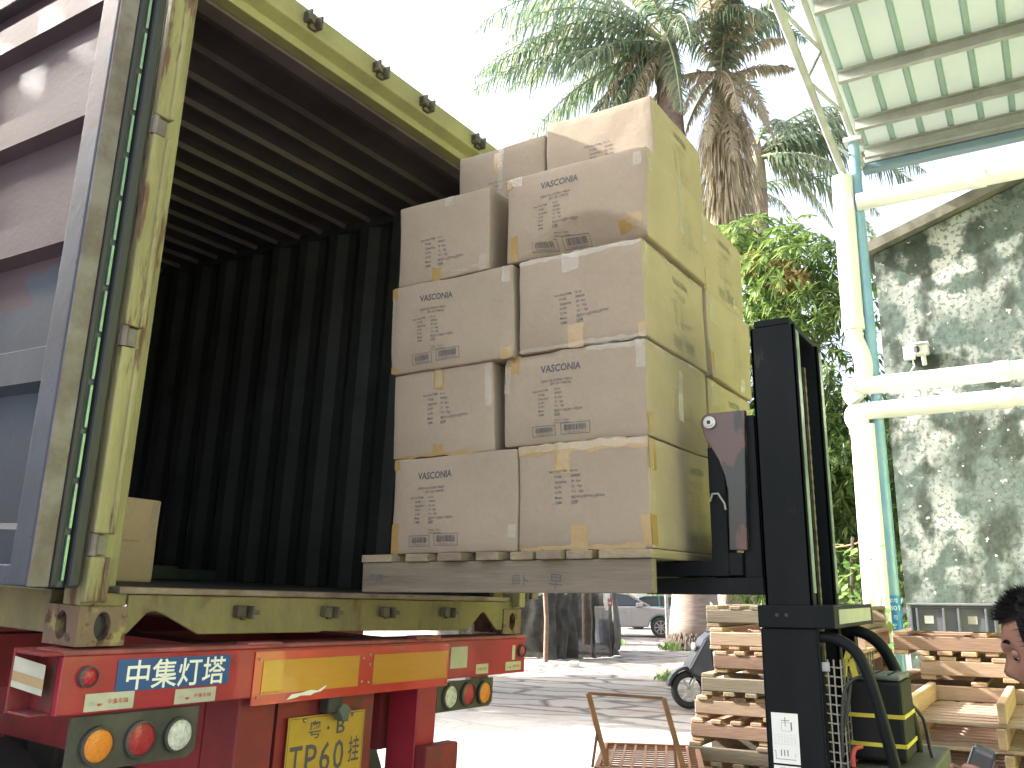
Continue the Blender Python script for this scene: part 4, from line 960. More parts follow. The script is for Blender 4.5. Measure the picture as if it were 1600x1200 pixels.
MB().prism([(yl,0),(yl,zl),(yp,zp),(yr,zl),(yr,0)], 0, 8.3, 12.0).build('wall', wm, ob, off=(8.3,1.0,0))
cm_ = mat('mossy_coping', (.16,.15,.12), (.09,.09,.07), sc=6, rough=.9, bump=.4)
for (ya, za, yb, zb) in ((yl+.08, zl-.02, yp, zp), (yp, zp, yr-.08, zl-.02)):
    MB().prism([(ya,za+.005),(ya,za+.10),(yb,zb+.105),(yb,zb+.005)], 0, 8.19, 12.1).build('roof_edge', cm_, ob, off=(8.3,1.0,0))
jb = thing('junction_box', 'small white junction box with looping cables on the mouldy wall', 'junction box', (8.29, .93, 3.62))
MB().box(-.05,.005,-.045,.045,-.04,.08).build('box', M['pvc'], jb, bevel=.006)
MB().tube([(-.02,-.02,-.04),(-.03,-.03,-.10),(-.03,.02,-.17),(-.01,.12,-.19),(-.01,.2,-.20)], .006, 8).build('cable', M['pvc'], jb, smooth=True)
cc = thing('security_camera', 'white security camera fixed to the mouldy wall under the canopy', 'camera', (8.29, .82, 3.58))
MB().box(-.13,-.01,-.05,.06,.02,.10).build('housing', M['pvc'], cc, bevel=.015); MB().box(-.17,-.02,-.06,.075,.10,.112).build('sunshield', M['pvc'], cc, bevel=.004)
MB().cyl((-.13,.03,.06),(-.145,.05,.055),.028,14).build('lens', M['rubber'], cc); MB().cyl((-.05,0,.02),(.005,0,-.05),.02,10).build('bracket', M['pvc'], cc)
tag(MB().tube(smooth_path([(7.47,1.31,1.99),(7.6,1.6,1.955),(8.2,2.6,1.96),(13.0,3.6,2.2)]), .006, 6).build('rope', mat('orange_rope', (.45,.17,.1), rough=.8)), 'thin orange rope tied from the drainpipe back to the tree', 'rope')
tag(MB().tube([(30,2.9,10.6),(30,-12,10.2)], .02, 6).build('power_line', M['rubber']), 'thin overhead line crossing the sky above the old building', 'cable')

# ================================================================== PLANTS
def leaf(b, p, d, up, ln, wd, bend=.25, segs=2):
    d = d.normalized(); s_ = d.cross(up)
    if s_.length < 1e-3: s_ = d.cross(Vector((1,0,0)))
    s_.normalize(); nrm = s_.cross(d); o = len(b.v)
    m_ = p+d*ln*.5-nrm*bend*ln*.12; t = p+d*ln*.97+Vector((0,0,-1))*bend*ln*.5
    b.v += [tuple(p), tuple(m_+s_*wd*.5), tuple(t), tuple(m_-s_*wd*.5)]; b.f += [(o,o+1,o+2,o+3)]
def leafy_blobs(blobs, n, ln, wd, seed, per=7, inner=.35):
    r = random.Random(seed); b = MB(); b.raw = True; tot = sum(x[1]**2 for x in blobs)
    for c, R_, sz in blobs:
        c = Vector(c)
        for _ in range(int(n*R_**2/tot)):
            v = Vector((r.gauss(0,1), r.gauss(0,1), r.gauss(0,1))).normalized(); k = 1-inner*r.random()**1.6
            q = noise.noise(v*2.2+c); k *= 1+.28*q; p = c+Vector((v.x*R_, v.y*R_, v.z*R_*sz))*k
            ax = (v+Vector((0,0,.35))).normalized(); s_ = ax.orthogonal().normalized(); t_ = ax.cross(s_)
            for j in range(per):
                a = 2*pi*j/per+r.random(); dr = (ax*r.uniform(.05,.6)+(s_*cos(a)+t_*sin(a))*1.0+Vector((0,0,-.55))).normalized()
                leaf(b, p, dr, Vector((0,0,1)), ln*r.uniform(.7,1.2), wd, r.uniform(.1,.6))
    return b
def trunk(b, pts, rs, n_=12): b.tube(pts, rs, n_)
mt = thing('mango_tree', 'dense mango tree with glossy drooping leaves behind the mast', 'tree', (14.3, 3.9, 0))
rt = random.Random(5); blobs = []
for _ in range(26):
    a = rt.uniform(0, 2*pi); rr = rt.uniform(.5, 2.0); zc = rt.uniform(3.0, 7.0); k = 1-((zc-4.8)/3.4)**2; rr *= max(.3, k)
    blobs.append(((14.3+rr*cos(a), 3.75+rr*1.0*sin(a), zc), rt.uniform(.7, 1.15), .8))
blobs += [((13.6,2.75,5.6),.8,.8),((13.5,2.7,4.6),.85,.9),((13.6,2.9,3.6),.9,.9),((13.5,3.6,7.0),.7,.7),((13.5,2.7,6.5),.55,.8),((13.6,4.3,7.0),.6,.7),((13.8,3.0,2.6),.8,.8),((13.8,3.5,1.8),.9,.7)]
leafy_blobs(blobs, 5200, .20, .05, 8, 8).build('crown', M['mango'], mt, off=(14.3,3.9,0))
leafy_blobs([((13.1,3.15,6.35),.22,.8),((13.0,2.95,6.15),.2,.8),((13.1,3.6,6.6),.18,.7)], 60, .17, .045, 9, 8).build('young_leaves', M['flush'], mt, off=(14.3,3.9,0))
b = MB(); b.tube(smooth_path([(14.3,3.9,0),(14.25,3.85,1.2),(14.35,3.8,2.4),(14.2,3.7,4.2),(14.3,3.7,6.0)]), [.26,.25,.24,.23,.22,.21,.2,.19,.18,.17,.16,.16,.15,.14,.14,.13,.12,.11,.10,.09,.08,.07,.06,.05,.04][:25], 12)
for a in range(7): b.tube(smooth_path([(14.25,3.8,1.6+a*.4),(14.25+.6*cos(a*2.1),3.8+.6*sin(a*2.1),2.4+a*.45),(14.25+1.5*cos(a*2.1),3.8+1.5*sin(a*2.1),3.2+a*.5)],4), [.09,.085,.08,.07,.06,.05,.04,.03,.02], 8)
b.build('trunk', M['barkd'], mt, off=(14.3,3.9,0), smooth='all')
# palms
def palm(label, base, top, r0, crown, fr, seed, dry=(), shaft=True, frond_len=5.5, nleaf=62):
    r = random.Random(seed); t = thing('palm_tree', label, 'palm tree', base, 'palms beyond the yard'); base = Vector(base); top = Vector(top)
    b = MB(); K = 26; pts = []; rs = []
    for i in range(K+1):
        f = i/K; p = base.lerp(top, f); p.x += .15*sin(f*3); pts.append(p); rs.append(r0*(1.25-.5*min(1, f*8)*.5-.35*f)*(1+.03*sin(i*2.3)))
    b.tube(pts, rs, 16); b.build('trunk', M['bark'], t, off=base, smooth='all')
    if shaft: MB().tube([top, top+Vector((.05,0,.9)), top+Vector((.05,0,2.0))], [r0*.72, r0*.62, r0*.3], 14).build('crown_shaft', M['shaft'], t, off=base, smooth='all')
    C0 = top+Vector((0,0,1.5 if shaft else .4))
    def fronds(specs, name, m_, raw=True):
        lb = MB(); lb.raw = True; rb = MB(); rb.raw = True
        for (a, e, Ln, dr) in specs:
            a = radians(a); hd = Vector((sin(a), cos(a), 0)); p = C0+Vector((0,0,r.uniform(-.3,.3))); steps = 26; pts = [p.copy()]
            for s_ in range(steps):
                f = s_/steps; ang = radians(e)-radians(dr)*f**1.25; d = hd*cos(ang)+Vector((0,0,1))*sin(ang); p = p+d*Ln/steps; pts.append(p.copy())
            rb.tube(pts, [.05*(1-.85*i/steps) for i in range(steps+1)], 5, False)
            side = hd.cross(Vector((0,0,1)))
            for s_ in range(nleaf):
                f = .10+.89*s_/nleaf; i = min(int(f*steps), steps-1); q = pts[i].lerp(pts[i+1], f*steps-i); fd = (pts[i+1]-pts[i]).normalized()
                L_ = Ln*.19*(sin(pi*min(1, f*.92+.10))**.6)*r.uniform(.8,1.1)
                for sg in (-1, 1):
                    d = (side*sg*r.uniform(.55,1.0)+fd*r.uniform(.35,.75)+Vector((0,0,r.uniform(-1.0,.0)))).normalized(); o = len(lb.v); wv_ = fd*.032
                    e1 = q+d*L_*.5; e2 = q+d*L_*.85+Vector((0,0,-L_*r.uniform(.25,.55)))
                    lb.v += [tuple(q-wv_), tuple(q+wv_), tuple(e1+wv_*1.1), tuple(e1-wv_*1.1), tuple(e2)]
                    lb.f += [(o,o+1,o+2,o+3),(o+3,o+2,o+4)]
        ob_ = lb.build(name, m_, t, off=base); rb.build('frond_rib', M['shaft'] if m_ is M['palm'] else M['dry'], ob_, off=base)
    fronds(fr, 'crown', M['palm'])
    if dry: fronds(dry, 'dry_fronds', M['palmd'])
    return t, C0
# azimuth here: degrees clockwise from +Y (world). image right = 59+90 = 149, image left = -31
fr1 = [(-31,4,7.2,45),(-24,24,7.6,80),(-40,40,7.8,105),(-48,-4,6.6,50),(-14,-16,6.2,50),(-31,-20,6.6,45),(-36,14,7.0,62),(-20,58,7.0,110),(10,20,5.4,80),(60,50,5.4,90),(239,25,5.2,95),(239,-5,5.0,75),(200,20,5,90),(149,35,5.4,85),(150,70,5.4,70),(270,40,5.6,95),(300,-10,5.4,55),(320,20,6.2,85),(-31,80,5.6,40)]
fr1 += [(-31,-52,5.0,30),(-55,-46,5.2,32),(-8,-48,5.0,35),(239,-50,4.6,35),(-40,-34,6.0,42),(-18,-40,5.6,40),(-28,-36,5.6,40),(-52,26,7.0,95)]
dry1 = [(-31,-40,4.4,45),(-60,-55,3.8,30),(0,-50,4.0,40),(239,-60,3.6,25),(290,-45,4.0,35),(-20,-62,3.8,20),(-45,-30,4.6,60)]
palm('taller palm directly above the load, its big fronds reaching left', (26.0, 9.35, 0), (26.2, 9.6, 18.5), .64, None, fr1, 3, dry=dry1, shaft=True, frond_len=6)
fr2 = [(149,50,6.6,100),(149,24,6.6,72),(158,6,6.2,62),(142,62,6.2,105),(165,38,6.2,95),(135,10,5.6,70),(150,-18,5.4,50),(120,35,5.2,90),(180,20,5.2,85),(239,10,4.2,80),(60,30,4.6,90),(200,-10,4.6,55),(172,-40,4.2,35)]
dry2 = [(-31,5,3.0,80),(239,-30,3.6,55),(210,-35,3.8,50),(150,50,3.0,60),(100,-30,3.4,50),(270,-45,3.6,40),(290,-30,3.2,50),(180,-40,3.4,45),(320,-50,3,30),(240,-60,4,20),(200,-62,4,20),(230,80,3.5,20),(235,70,3.5,40),(160,25,2.6,50)]
palm('second palm with dry brown skirt of dead fronds below its crown', (27.4, 8.6, 0), (26.9, 8.05, 17.0), .52, None, [(239,60,4.4,80),(60,50,4.6,90),(140,72,4.6,60),(200,60,4.4,70),(-31,70,4.6,60),(100,40,4.2,100)], 4, dry=dry2+[(239,70,4.0,120),(220,60,3.6,130),(260,75,4.2,110)], shaft=True)
palm('third palm whose green fronds hang toward the canopy edge', (30.4, 8.3, 0), (30.0, 7.75, 15.6), .40, None, fr2, 14, shaft=True)
# skirt of dead matter below second crown
b = MB(); b.raw = True; r = random.Random(4)
for _ in range(2600):
    a = r.uniform(0, 2*pi); z_ = r.uniform(12.4, 17.6); rr = (.6+.6*sin((z_-12.4)/5.2*pi))*r.uniform(.4,1); p = Vector((26.9+rr*cos(a), 8.0+rr*sin(a), z_-.2)); leaf(b, p, Vector((cos(a)*.25, sin(a)*.25, -1)), Vector((cos(a),sin(a),0)), r.uniform(.5,1.2), .05, .1)
tag(b.build('dead_frond_skirt', M['palmd']), 'hanging mass of dead brown fronds around the second palm trunk', 'dead fronds')
palm('slim palm farthest back, trunk seen past the pallet pile', (33.5, 10.1, 0), (33.6, 10.2, 15.2), .36, None, [(a*30, 30-(a%3)*25, 4.5, 80) for a in range(12)], 6, nleaf=45)
# root boss of first palm
b = MB(); b.raw = True; r = random.Random(2)
for _ in range(900):
    a = r.uniform(0,2*pi); rr = r.uniform(.6,.95); z_ = (1-rr)*1.5+r.uniform(0,.08); b.tube([(26+rr*cos(a),9.35+rr*sin(a),z_),(26+rr*1.12*cos(a),9.35+rr*1.12*sin(a),max(z_-.25,0))], [.035,.03], 5)
tag(b.build('root_mass', M['barkd']), 'knobbly root mass at the foot of the thick palm', 'roots')
# vine
b = MB(); b.raw = True; r = random.Random(8); vt = MB(); 
vs_ = smooth_path([(7.3,1.36,.6),(7.28,1.33,1.2),(7.3,1.38,1.6),(7.32,1.35,2.02)])
vt.tube(vs_, .012, 6)
for _ in range(130):
    z_ = r.uniform(.8,2.0); p = Vector((7.28+r.gauss(0,.07), 1.38+r.gauss(0,.09)-(.1 if z_ < 1.5 else 0)*r.random()*1.5, z_)); leaf(b, p, Vector((r.gauss(0,1),r.gauss(0,1),r.gauss(-.3,.6))), Vector((0,0,1)), r.uniform(.06,.11), .06, .3)
vi = thing('climbing_plant', 'bright green climbing plant beside the white drainpipe', 'plant', (7.3,1.36,0))
b.build('leaves', M['vine'], vi, off=(7.3,1.36,0)); vt.build('stem', M['barkd'], vi, off=(7.3,1.36,0)); MB().box(7.2,7.4,1.26,1.46,0,.62).build('planter', M['foam'], vi, off=(7.3,1.36,0), bevel=.01)
# far bushes behind cars and dark understory
def bush(label, c, R_, seed, n=900, ln=.35, wd=.13, m_='mango', name='leafy_tree', cat='tree', hz=.9):
    c = Vector(c); t = thing(name, label, cat, (c.x, c.y, 0), 'trees behind the yard'); r = random.Random(seed)
    bl = [((c.x+r.uniform(-.6,.6)*R_, c.y+r.uniform(-.6,.6)*R_, c.z+r.uniform(-.35,.5)*R_), R_*r.uniform(.45,.65), hz) for _ in range(9)]
    leafy_blobs(bl, n, ln, wd, seed, 6).build('crown', M[m_], t, off=(c.x,c.y,0))
    b = MB(); b.tube([(c.x,c.y,0),(c.x,c.y,c.z)], [.2,.12], 8); b.build('trunk', M['barkd'], t, off=(c.x,c.y,0))
bush('broad green tree far back, behind the parked cars at left', (46, 24, 4), 4.2, 1)
bush('broad green tree far back, behind the thick palm trunk', (48, 17, 4), 4.5, 2)
bush('broad green tree far back, right of the palms', (47, 9.5, 3.5), 4.2, 3)
bush('low dark tree between the mast and the drainpipe', (20, 4.0, 2.4), 2.4, 4, 1200, .25, .09)
bush('round green tree behind the black netting', (30, 19, 3), 3.0, 6)
bush('unseen leafy tree added on the far side of the container for ground shade', (11.4, 16.6, 5.4), 3.3, 5, 2600, .5, .26, hz=.5)  # unseen tree added to throw shade on the yard ground
bush('unseen round-crowned tree added behind the stacked cartons to shade the mango', (13.2, 8.6, 4.6), 2.5, 15, 2000, .34, .16)  # unseen tree added to shade the lower mango leaves
# small weeds
for k, (x, y, s_) in enumerate(((26.2,11.9,.35),(16.2,6.4,.3),(9.2,2.2,.2),(24.5,9.6,.4))):
    b = MB(); b.raw = True; r = random.Random(k)
    for _ in range(50): leaf(b, Vector((x+r.gauss(0,s_*.3), y+r.gauss(0,s_*.3), .01)), Vector((r.gauss(0,.6),r.gauss(0,.6),1)), Vector((1,0,0)), s_*r.uniform(.5,1.2), .04, .4)
    tag(b.build('weed', M['vine']), ('weed tuft by the white foam box', 'weed tuft in front of the scooter', 'weed tuft at the foot of the pallet pile', 'weed tuft at the thick palm foot')[k], 'weed', 'weeds in the yard')

# ================================================================== BACKGROUND YARD
def car(label, pos, heading, paint, seed=0, Lc=4.5, Hc=1.45):
    t = thing('parked_car', label, 'car', pos, 'parked cars'); t.rotation_euler.z = heading
    # local: +x forward, profile (x,z)
    wr = .33; fxw, rxw = 1.35, -1.30
    def arch(cx): return [(cx+.40*cos(a), .33+.40*sin(a)) for a in [pi*i/8 for i in range(9)]]
    low = [(-2.2,.30)]+[(x_, z_) for x_, z_ in arch(rxw)[::-1]]+[(x_, z_) for x_, z_ in arch(fxw)[::-1]]+[(2.15,.26),(2.25,.42),(2.24,.62),(2.1,.80),(1.6,.93),(.95,1.0),(-1.85,1.02),(-2.2,.95),(-2.27,.6)]
    b = MB(); b.prism([(x_,z_) for x_, z_ in low], 1, -.86, .86); b.build('body', paint, t, bevel=.05, seg=3, smooth=True)
    gh = [(.98,1.0),(.25,1.40),(-.2,Hc),(-1.0,Hc-.02),(-1.75,1.25),(-2.1,1.02)]
    b = MB(); n_ = len(gh); 
    for sg in (-1, 1):
        for x_, z_ in gh: b.v.append((x_, sg*(.80-.22*(z_-1.0)/.45), z_))
    b.f = [tuple(range(n_))[::-1], tuple(range(n_, 2*n_))]+[(i,(i+1)%n_,n_+(i+1)%n_,n_+i) for i in range(n_)]
    gl = b.build('cabin', M['glass'], t, bevel=.03)
    b = MB(); b.prism([(.27,1.395),(-.2,Hc+.012),(-1.0,Hc-.006),(-1.7,1.26),(-1.7,1.23),(-1.0,Hc-.05),(-.2,Hc-.03),(.27,1.36)], 1, -.62, .62); b.build('roof', paint, t, bevel=.01)
    for sg in (-1, 1):
        b = MB(); b.bar((1.0,sg*.80,1.0),(.26,sg*.62,1.40),.05); b.bar((-.35,sg*.80,1.0),(-.35,sg*.60,Hc-.02),.06); b.bar((-1.35,sg*.79,1.0),(-1.25,sg*.62,Hc-.08),.06); b.build('pillar', paint, t)
        MB().box(.55,.78,min(sg*.86,sg*1.0),max(sg*.86,sg*1.0),.98,1.12).build('wing_mirror', paint, t, bevel=.03)
        MB().box(1.85,2.16,min(sg*.6,sg*.875),max(sg*.6,sg*.875),.66,.80).build('headlight', M['lampw'], t, bevel=.03)
        MB().box(.40,.405,min(sg*.86,sg*.863),max(sg*.86,sg*.863),.35,.98).build('door_seam', M['rubber'], t); MB().box(.1,.25,min(sg*.862,sg*.885),max(sg*.862,sg*.885),.82,.85).build('door_handle', M['chrome'], t)
        for cx in (fxw, rxw):
            wh = thing_part('wheel', t); b = MB(); n2 = 28; pr = [(wr*.66,.0),(wr*.94,.0),(wr,.03),(wr,.19),(wr*.9,.21)]
            for rr, dy in pr:
                for i in range(n2): b.v.append((cx+rr*cos(2*pi*i/n2), sg*(.87-dy), wr+rr*sin(2*pi*i/n2)))
            for k in range(4):
                for i in range(n2): b.f.append((k*n2+i,k*n2+(i+1)%n2,(k+1)*n2+(i+1)%n2,(k+1)*n2+i))
            b.build('tyre', M['tyre'], wh, smooth=True)
            b = MB(); b.tube([(cx,sg*.84,wr),(cx,sg*.80,wr)], wr*.2, 14)
            for k in range(8): a = 2*pi*k/8; b.bar((cx,sg*.855,wr),(cx+wr*.66*cos(a),sg*.855,wr+wr*.66*sin(a)),.04,.03,up=(0,1,0))
            o_ = len(b.v)
            for rr in (wr*.60, wr*.68):
                for i in range(n2): b.v.append((cx+rr*cos(2*pi*i/n2), sg*.868, wr+rr*sin(2*pi*i/n2)))
            for i in range(n2): b.f.append((o_+i,o_+(i+1)%n2,o_+n2+(i+1)%n2,o_+n2+i))
            b.build('rim', M['silver'], wh); MB().cyl((cx,sg*.72,wr),(cx,sg*.70,wr),wr*.66,20).build('brake_disc', M['black'], wh)
    return t
hd_ = math.atan2(-.92, .39)
def carpos(cx, cy, h, off=1.35): return (cx-cos(h)*off, cy-sin(h)*off, 0)
px_, py_, _ = carpos(31.9, 13.1, hd_); side = Vector((sin(hd_), -cos(hd_), 0))
car('silver hatchback parked behind the black netting, front wheel showing', (px_+.72, py_+.15, 0), hd_, M['silver']).scale = (1.1, 1.1, 1.1)
car('dark green car parked beyond the silver one', (39.5, 15.6, 0), hd_+.1, mat('teal_paint', (.04,.13,.12), rough=.3, coat=.5))
car('pale white car parked farthest back near the palm', (42.5, 13.2, 0), hd_+.05, mat('white_paint', (.6,.58,.6), rough=.3, coat=.5), Hc=1.5)
# poles and fence
tag(MB().cyl((28.9,11.37,0),(28.9,11.37,3.2),.06,12).build('steel_pole', M['steel'], smooth=True), 'slim grey steel pole in front of the silver car', 'pole')
tag(MB().cyl((26.5,13.15,0),(26.5,13.15,6),.13,12).build('wooden_pole', M['woodp'], smooth=True), 'thick pale pole at the silver car door', 'pole')
def post(x, y, h, r, label): tag(MB().tube([(x,y,0),(x+.03,y-.02,h*.5),(x,y+.02,h)],r,10).build('fence_post', M['woodb'], smooth=True), label, 'post', 'posts of the netting fence')
post(19.2,10.6,1.9,.055,'brown wooden post in front of the netting'); post(21.2,10.35,1.75,.05,'wooden post at the right end of the netting'); post(18.6,11.35,1.2,.02,'thin stick post at the left end of the netting')
nt_ = thing('netting_fence', 'black shade netting draped in folds between posts', 'netting', (19.5, 11.5, 0))
def net(name, a, bb, zt0, zt1, seed, sag=.3):
    b = MB(); a = Vector(a); bb = Vector(bb); U, V_ = 150, 26; d = (bb-a); nrm = Vector((-d.y, d.x, 0)).normalized(); r = random.Random(seed)
    for i in range(U+1):
        for j in range(V_+1):
            f = i/U; g_ = j/V_; zt = zt0+(zt1-zt0)*f-sag*abs(sin(f*pi*2.0))+.25*noise.noise((f*7,seed,3))
            p = a+d*f+nrm*(.22*noise.noise((f*8+seed, g_*1.5, 0))+.07*sin(f*46+5*noise.noise((f*4,g_*2,seed))))*(.35+.8*(1-g_)); p.z = zt*g_+.02+.02*noise.noise((f*20, g_*9, 1)); b.v.append(tuple(p))
    for i in range(U):
        for j in range(V_): b.f.append((i*(V_+1)+j,(i+1)*(V_+1)+j,(i+1)*(V_+1)+j+1,i*(V_+1)+j+1))
    b.build(name, M['net'], nt_, off=(19.5,11.5,0), smooth='all')
net('net_sheet', (19.5,10.75,0), (21.6,9.95,0), 1.75, 1.9, 1); net('net_sheet', (19.4,13.2,0), (20.6,10.45,0), 1.8, 1.65, 2, .15); net('net_sheet', (21.6,9.95,0),(24.5,11.2,0),1.9,1.5,3,.2); net('net_sheet', (23.0,16.5,0),(22.0,11.5,0),1.9,1.9,4,.1)
b = MB(); 
for i in range(9):
    for j in range(9):
        f = i/8; g_ = j/8; b.v.append((21.0+(.26-.10*g_)*f+.12*g_+.02*sin(i*1.7+j), 9.96-.11*f-.03*sin(f*6), 1.66-.50*g_+.10*f*(1-g_)))
for i in range(8):
    for j in range(8):
        if not (i > 5 and j > 5): b.f.append((i*9+j,(i+1)*9+j,(i+1)*9+j+1,i*9+j+1))
tag(b.build('plastic_bag', M['foam'], smooth='all'), 'white plastic bag with a red mark hanging on the netting', 'bag')
tag(bpy.data.objects['plastic_bag'], None)
Print().disc(.12,.25,.05).rect(.08,.20,.12,.17).build('red_print', M['redink'], bpy.data.objects['plastic_bag'], lambda u, v: (21.05+u, 9.90-.42*u, 1.15+v))
fb = thing('foam_box', 'white foam box stacked on a tub beside the netting', 'box', (27.2, 12.75, 0)); 
MB().box(-.35,.35,-.25,.35,.75,1.15).build('box', M['foam'], fb, bevel=.03)
tag(MB().tube([(27.2,12.8,.02),(27.2,12.8,.72)],[.33,.42],18).build('bucket', mat('pale_blue_plastic', (.5,.55,.68), rough=.5), bevel=.01), 'pale blue tub under the white foam box', 'tub')
tag(MB().box(-.18,.18,-.12,.12,0,.12,Matrix.Translation((18.3,9.4,0))@Matrix.Rotation(.4,4,'Z')).build('concrete_block', M['foam'], bevel=.02), 'pale concrete block on the ground near the netting', 'block')
tag(MB().box(-.06,.06,-.05,.05,0,.2,Matrix.Translation((19.6,7.1,0))).build('red_can', M['redink'], bevel=.02), 'small red can standing near the scooter', 'can')
# scooter
sc = thing('scooter', 'dark blue-black motor scooter parked nose-left behind the pallet pile', 'scooter', (13.15, 4.15, 0)); 
sc.rotation_euler.z = radians(124); sc.scale = (1.12,1.12,1.12)   # local +x forward -> towards image left
sw = thing_part('wheel', sc)
def swheel(cx, parent, r=.235):
    b = MB(); n2 = 28
    for k in range(n2):
        A = 2*pi*k/n2
        for j in range(10): B = 2*pi*j/10; rr = r-.045+.045*cos(B); b.v.append((cx+rr*cos(A), .045*sin(B), r+rr*sin(A)))
    for k in range(n2):
        for j in range(10): b.f.append((k*10+j, ((k+1)%n2)*10+j, ((k+1)%n2)*10+(j+1)%10, k*10+(j+1)%10))
    b.build('tyre', M['tyre'], parent, smooth='all'); b = MB(); b.cyl((cx,-.03,r),(cx,.03,r),.05,12)
    for k in range(6): A = 2*pi*k/6; b.bar((cx,0,r),(cx+(r-.07)*cos(A),0,r+(r-.07)*sin(A)),.03,.02,up=(0,1,0))
    b.build('rim', M['steel'], parent)
swheel(.62, sw); sw2 = thing_part('wheel', sc); swheel(-.62, sw2)
def sp_(name, b, m, **k): return b.build(name, m, sc, **k)
sp_('front_fender', MB().prism([(.62+.29*cos(a), .235+.29*sin(a)) for a in [radians(t) for t in range(10,171,16)]]+[(.62+.25*cos(a), .235+.25*sin(a)) for a in [radians(t) for t in range(170,9,-16)]], 1, -.07, .07), M['scoot'], bevel=.01)
b = MB()
for sg in (-1,1): b.bar((.62,sg*.06,.235),(.40,sg*.05,.72),.03)
sp_('fork', b, M['steel'])
sp_('leg_shield', MB().prism([(.62,.42),(.66,.50),(.44,.86),(.32,.95),(.24,.92),(.34,.70),(.30,.36),(.40,.30)], 1, -.20, .20), M['scoot'], bevel=.04, seg=3)
sp_('floorboard', MB().box(-.25,.36,-.16,.16,.27,.35), M['black'], bevel=.02)
sp_('body_panel', MB().prism([(-.15,.30),(-.12,.62),(-.30,.74),(-.95,.80),(-1.0,.66),(-.70,.42),(-.40,.30)], 1, -.17, .17), M['scoot'], bevel=.05, seg=3)
sp_('seat', MB().prism([(-.10,.70),(-.14,.78),(-.5,.80),(-.95,.86),(-.95,.79),(-.3,.72)], 1, -.14, .14), M['black'], bevel=.03)
sp_('handlebar', MB().tube(smooth_path([(.18,-.34,1.04),(.24,-.2,1.02),(.27,0,.98),(.24,.2,1.02),(.18,.34,1.04)]), .016, 8), M['black'], smooth=True)
sp_('handlebar_cover', MB().prism([(.22,.92),(.36,.92),(.32,1.04),(.22,1.06)], 1, -.13, .13), M['scoot'], bevel=.03)
sp_('headlight', MB().sphere((.54,0,.76),.07,14,(.5,1.2,.8)), M['lampw'], smooth='all')
for sg in (-1, 1):
    sp_('mirror_stalk', MB().tube([(.22,sg*.24,1.03),(.24,sg*.28,1.15),(.2,sg*.32,1.24)],.006,6), M['black']); sp_('mirror', MB().sphere((.2,sg*.33,1.27),.06,12,(.25,1.1,.7)), M['chrome'], smooth='all')
Print().text('R4', .05, .60, .08, bold=.02).build('emblem', M['white'], sc, lambda u, v: (.44-u*.8, -.205, v))
# distant plain wall far behind yard (low)
tag(MB().box(-14,14,-.12,.12,0,2.0,Matrix.Translation((50,17,0))@Matrix.Rotation(radians(95),4,'Z')).build('boundary_wall', mat('far_wall', (.35,.36,.33), (.25,.27,.24), sc=1, rough=.9)), 'pale boundary wall far behind the parked cars', 'wall')
# unseen blocker added on the left, out of frame, to shade the truck
ns = thing('shade_blocker', 'unseen slatted blocker added left of the truck to shade it', 'building', (-3, 12, 0))
nm = mat('blocker_wall', (.4,.38,.34), (.3,.29,.26), sc=1.5, rough=.9)
MB().box(-6,.4,6.5,24,0,6.62).build('wall', nm, ns, off=(-3,12,0))
b = MB(); y = 6.6
while y < 13: b.box(.36,.38,y,y+.27,6.621,6.90); y += .37  # slats spaced to let sun streaks through onto the door
b.build('streak_slat', M['woodb'], ns, off=(-3,12,0)); MB().box(.34,.40,6.5,24,6.901,7.7).build('blocker_beam', nm, ns, off=(-3,12,0)); MB().box(-6,-1.2,6.5,24,6.96,7.1).build('roof', cm_, ns, off=(-3,12,0))

wh_ = thing('bounce_wall', 'unseen yellow-green warehouse under the canopy, opposite the container', 'building', (1.5, -4.5, 0))  # out-of-view wall added to bounce yellow-green light onto the cartons
wy = mat('bounce_wall_paint', (.54,.66,.22), (.49,.60,.20), sc=1.5, rough=.8)
MB().box(1.2, 7.4, -3.5, -3.2, 0, 5.3).build('wall', wy, wh_, off=(1.5,-4.5,0))
MB().box(1.4, 2.4, -3.19, -3.14, 0, 3.0).build('bounce_wall_door', M['purlin'], wh_, off=(1.5,-4.5,0))

# ================================================================== PERSON
pe = thing('person', 'black-haired man at the right edge bowing over the small handset he holds', 'person', (2.32, -.05, 0))
PO = Vector((2.32,-.05,0))
def skin_obj(name, m, nodes, edges, parent, sub=2, smooth=True):
    me = bpy.data.meshes.new(name); me.from_pydata([tuple(Vector(p)-PO) for p, _ in nodes], edges, []); me.materials.append(m)
    o = bpy.data.objects.new(name, me); COL.objects.link(o); o.parent = parent
    o.modifiers.new('skin', 'SKIN').use_smooth_shade = True; s_ = o.modifiers.new('sub', 'SUBSURF'); s_.levels = sub; s_.render_levels = sub
    for i, (_, r0) in enumerate(nodes): me.skin_vertices[0].data[i].radius = (r0, r0) if not isinstance(r0, tuple) else r0
    me.skin_vertices[0].data[0].use_root = True; return o
bodyN = [((2.32,-.06,.92),(.15,.11)),((2.32,-.06,1.08),(.14,.10)),((2.32,-.05,1.25),(.16,.11)),((2.32,-.05,1.36),(.12,.09)),((2.32,-.03,1.40),.055),
  ((2.32,-.015,1.43),.05),
  ((2.15,-.05,1.35),.065),((2.10,-.02,1.12),.045),((2.20,.10,1.15),.036),((2.265,.155,1.19),.024),
  ((2.49,-.05,1.35),.065),((2.56,.0,1.10),.045),((2.47,.18,1.10),.034),((2.42,.23,1.12),.024),
  ((2.23,-.05,.86),.095),((2.22,-.03,.48),.062),((2.22,-.06,.09),.042),((2.22,.08,.04),.035),
  ((2.41,-.05,.86),.095),((2.42,-.03,.48),.062),((2.42,-.06,.09),.042),((2.42,.08,.04),.035)]
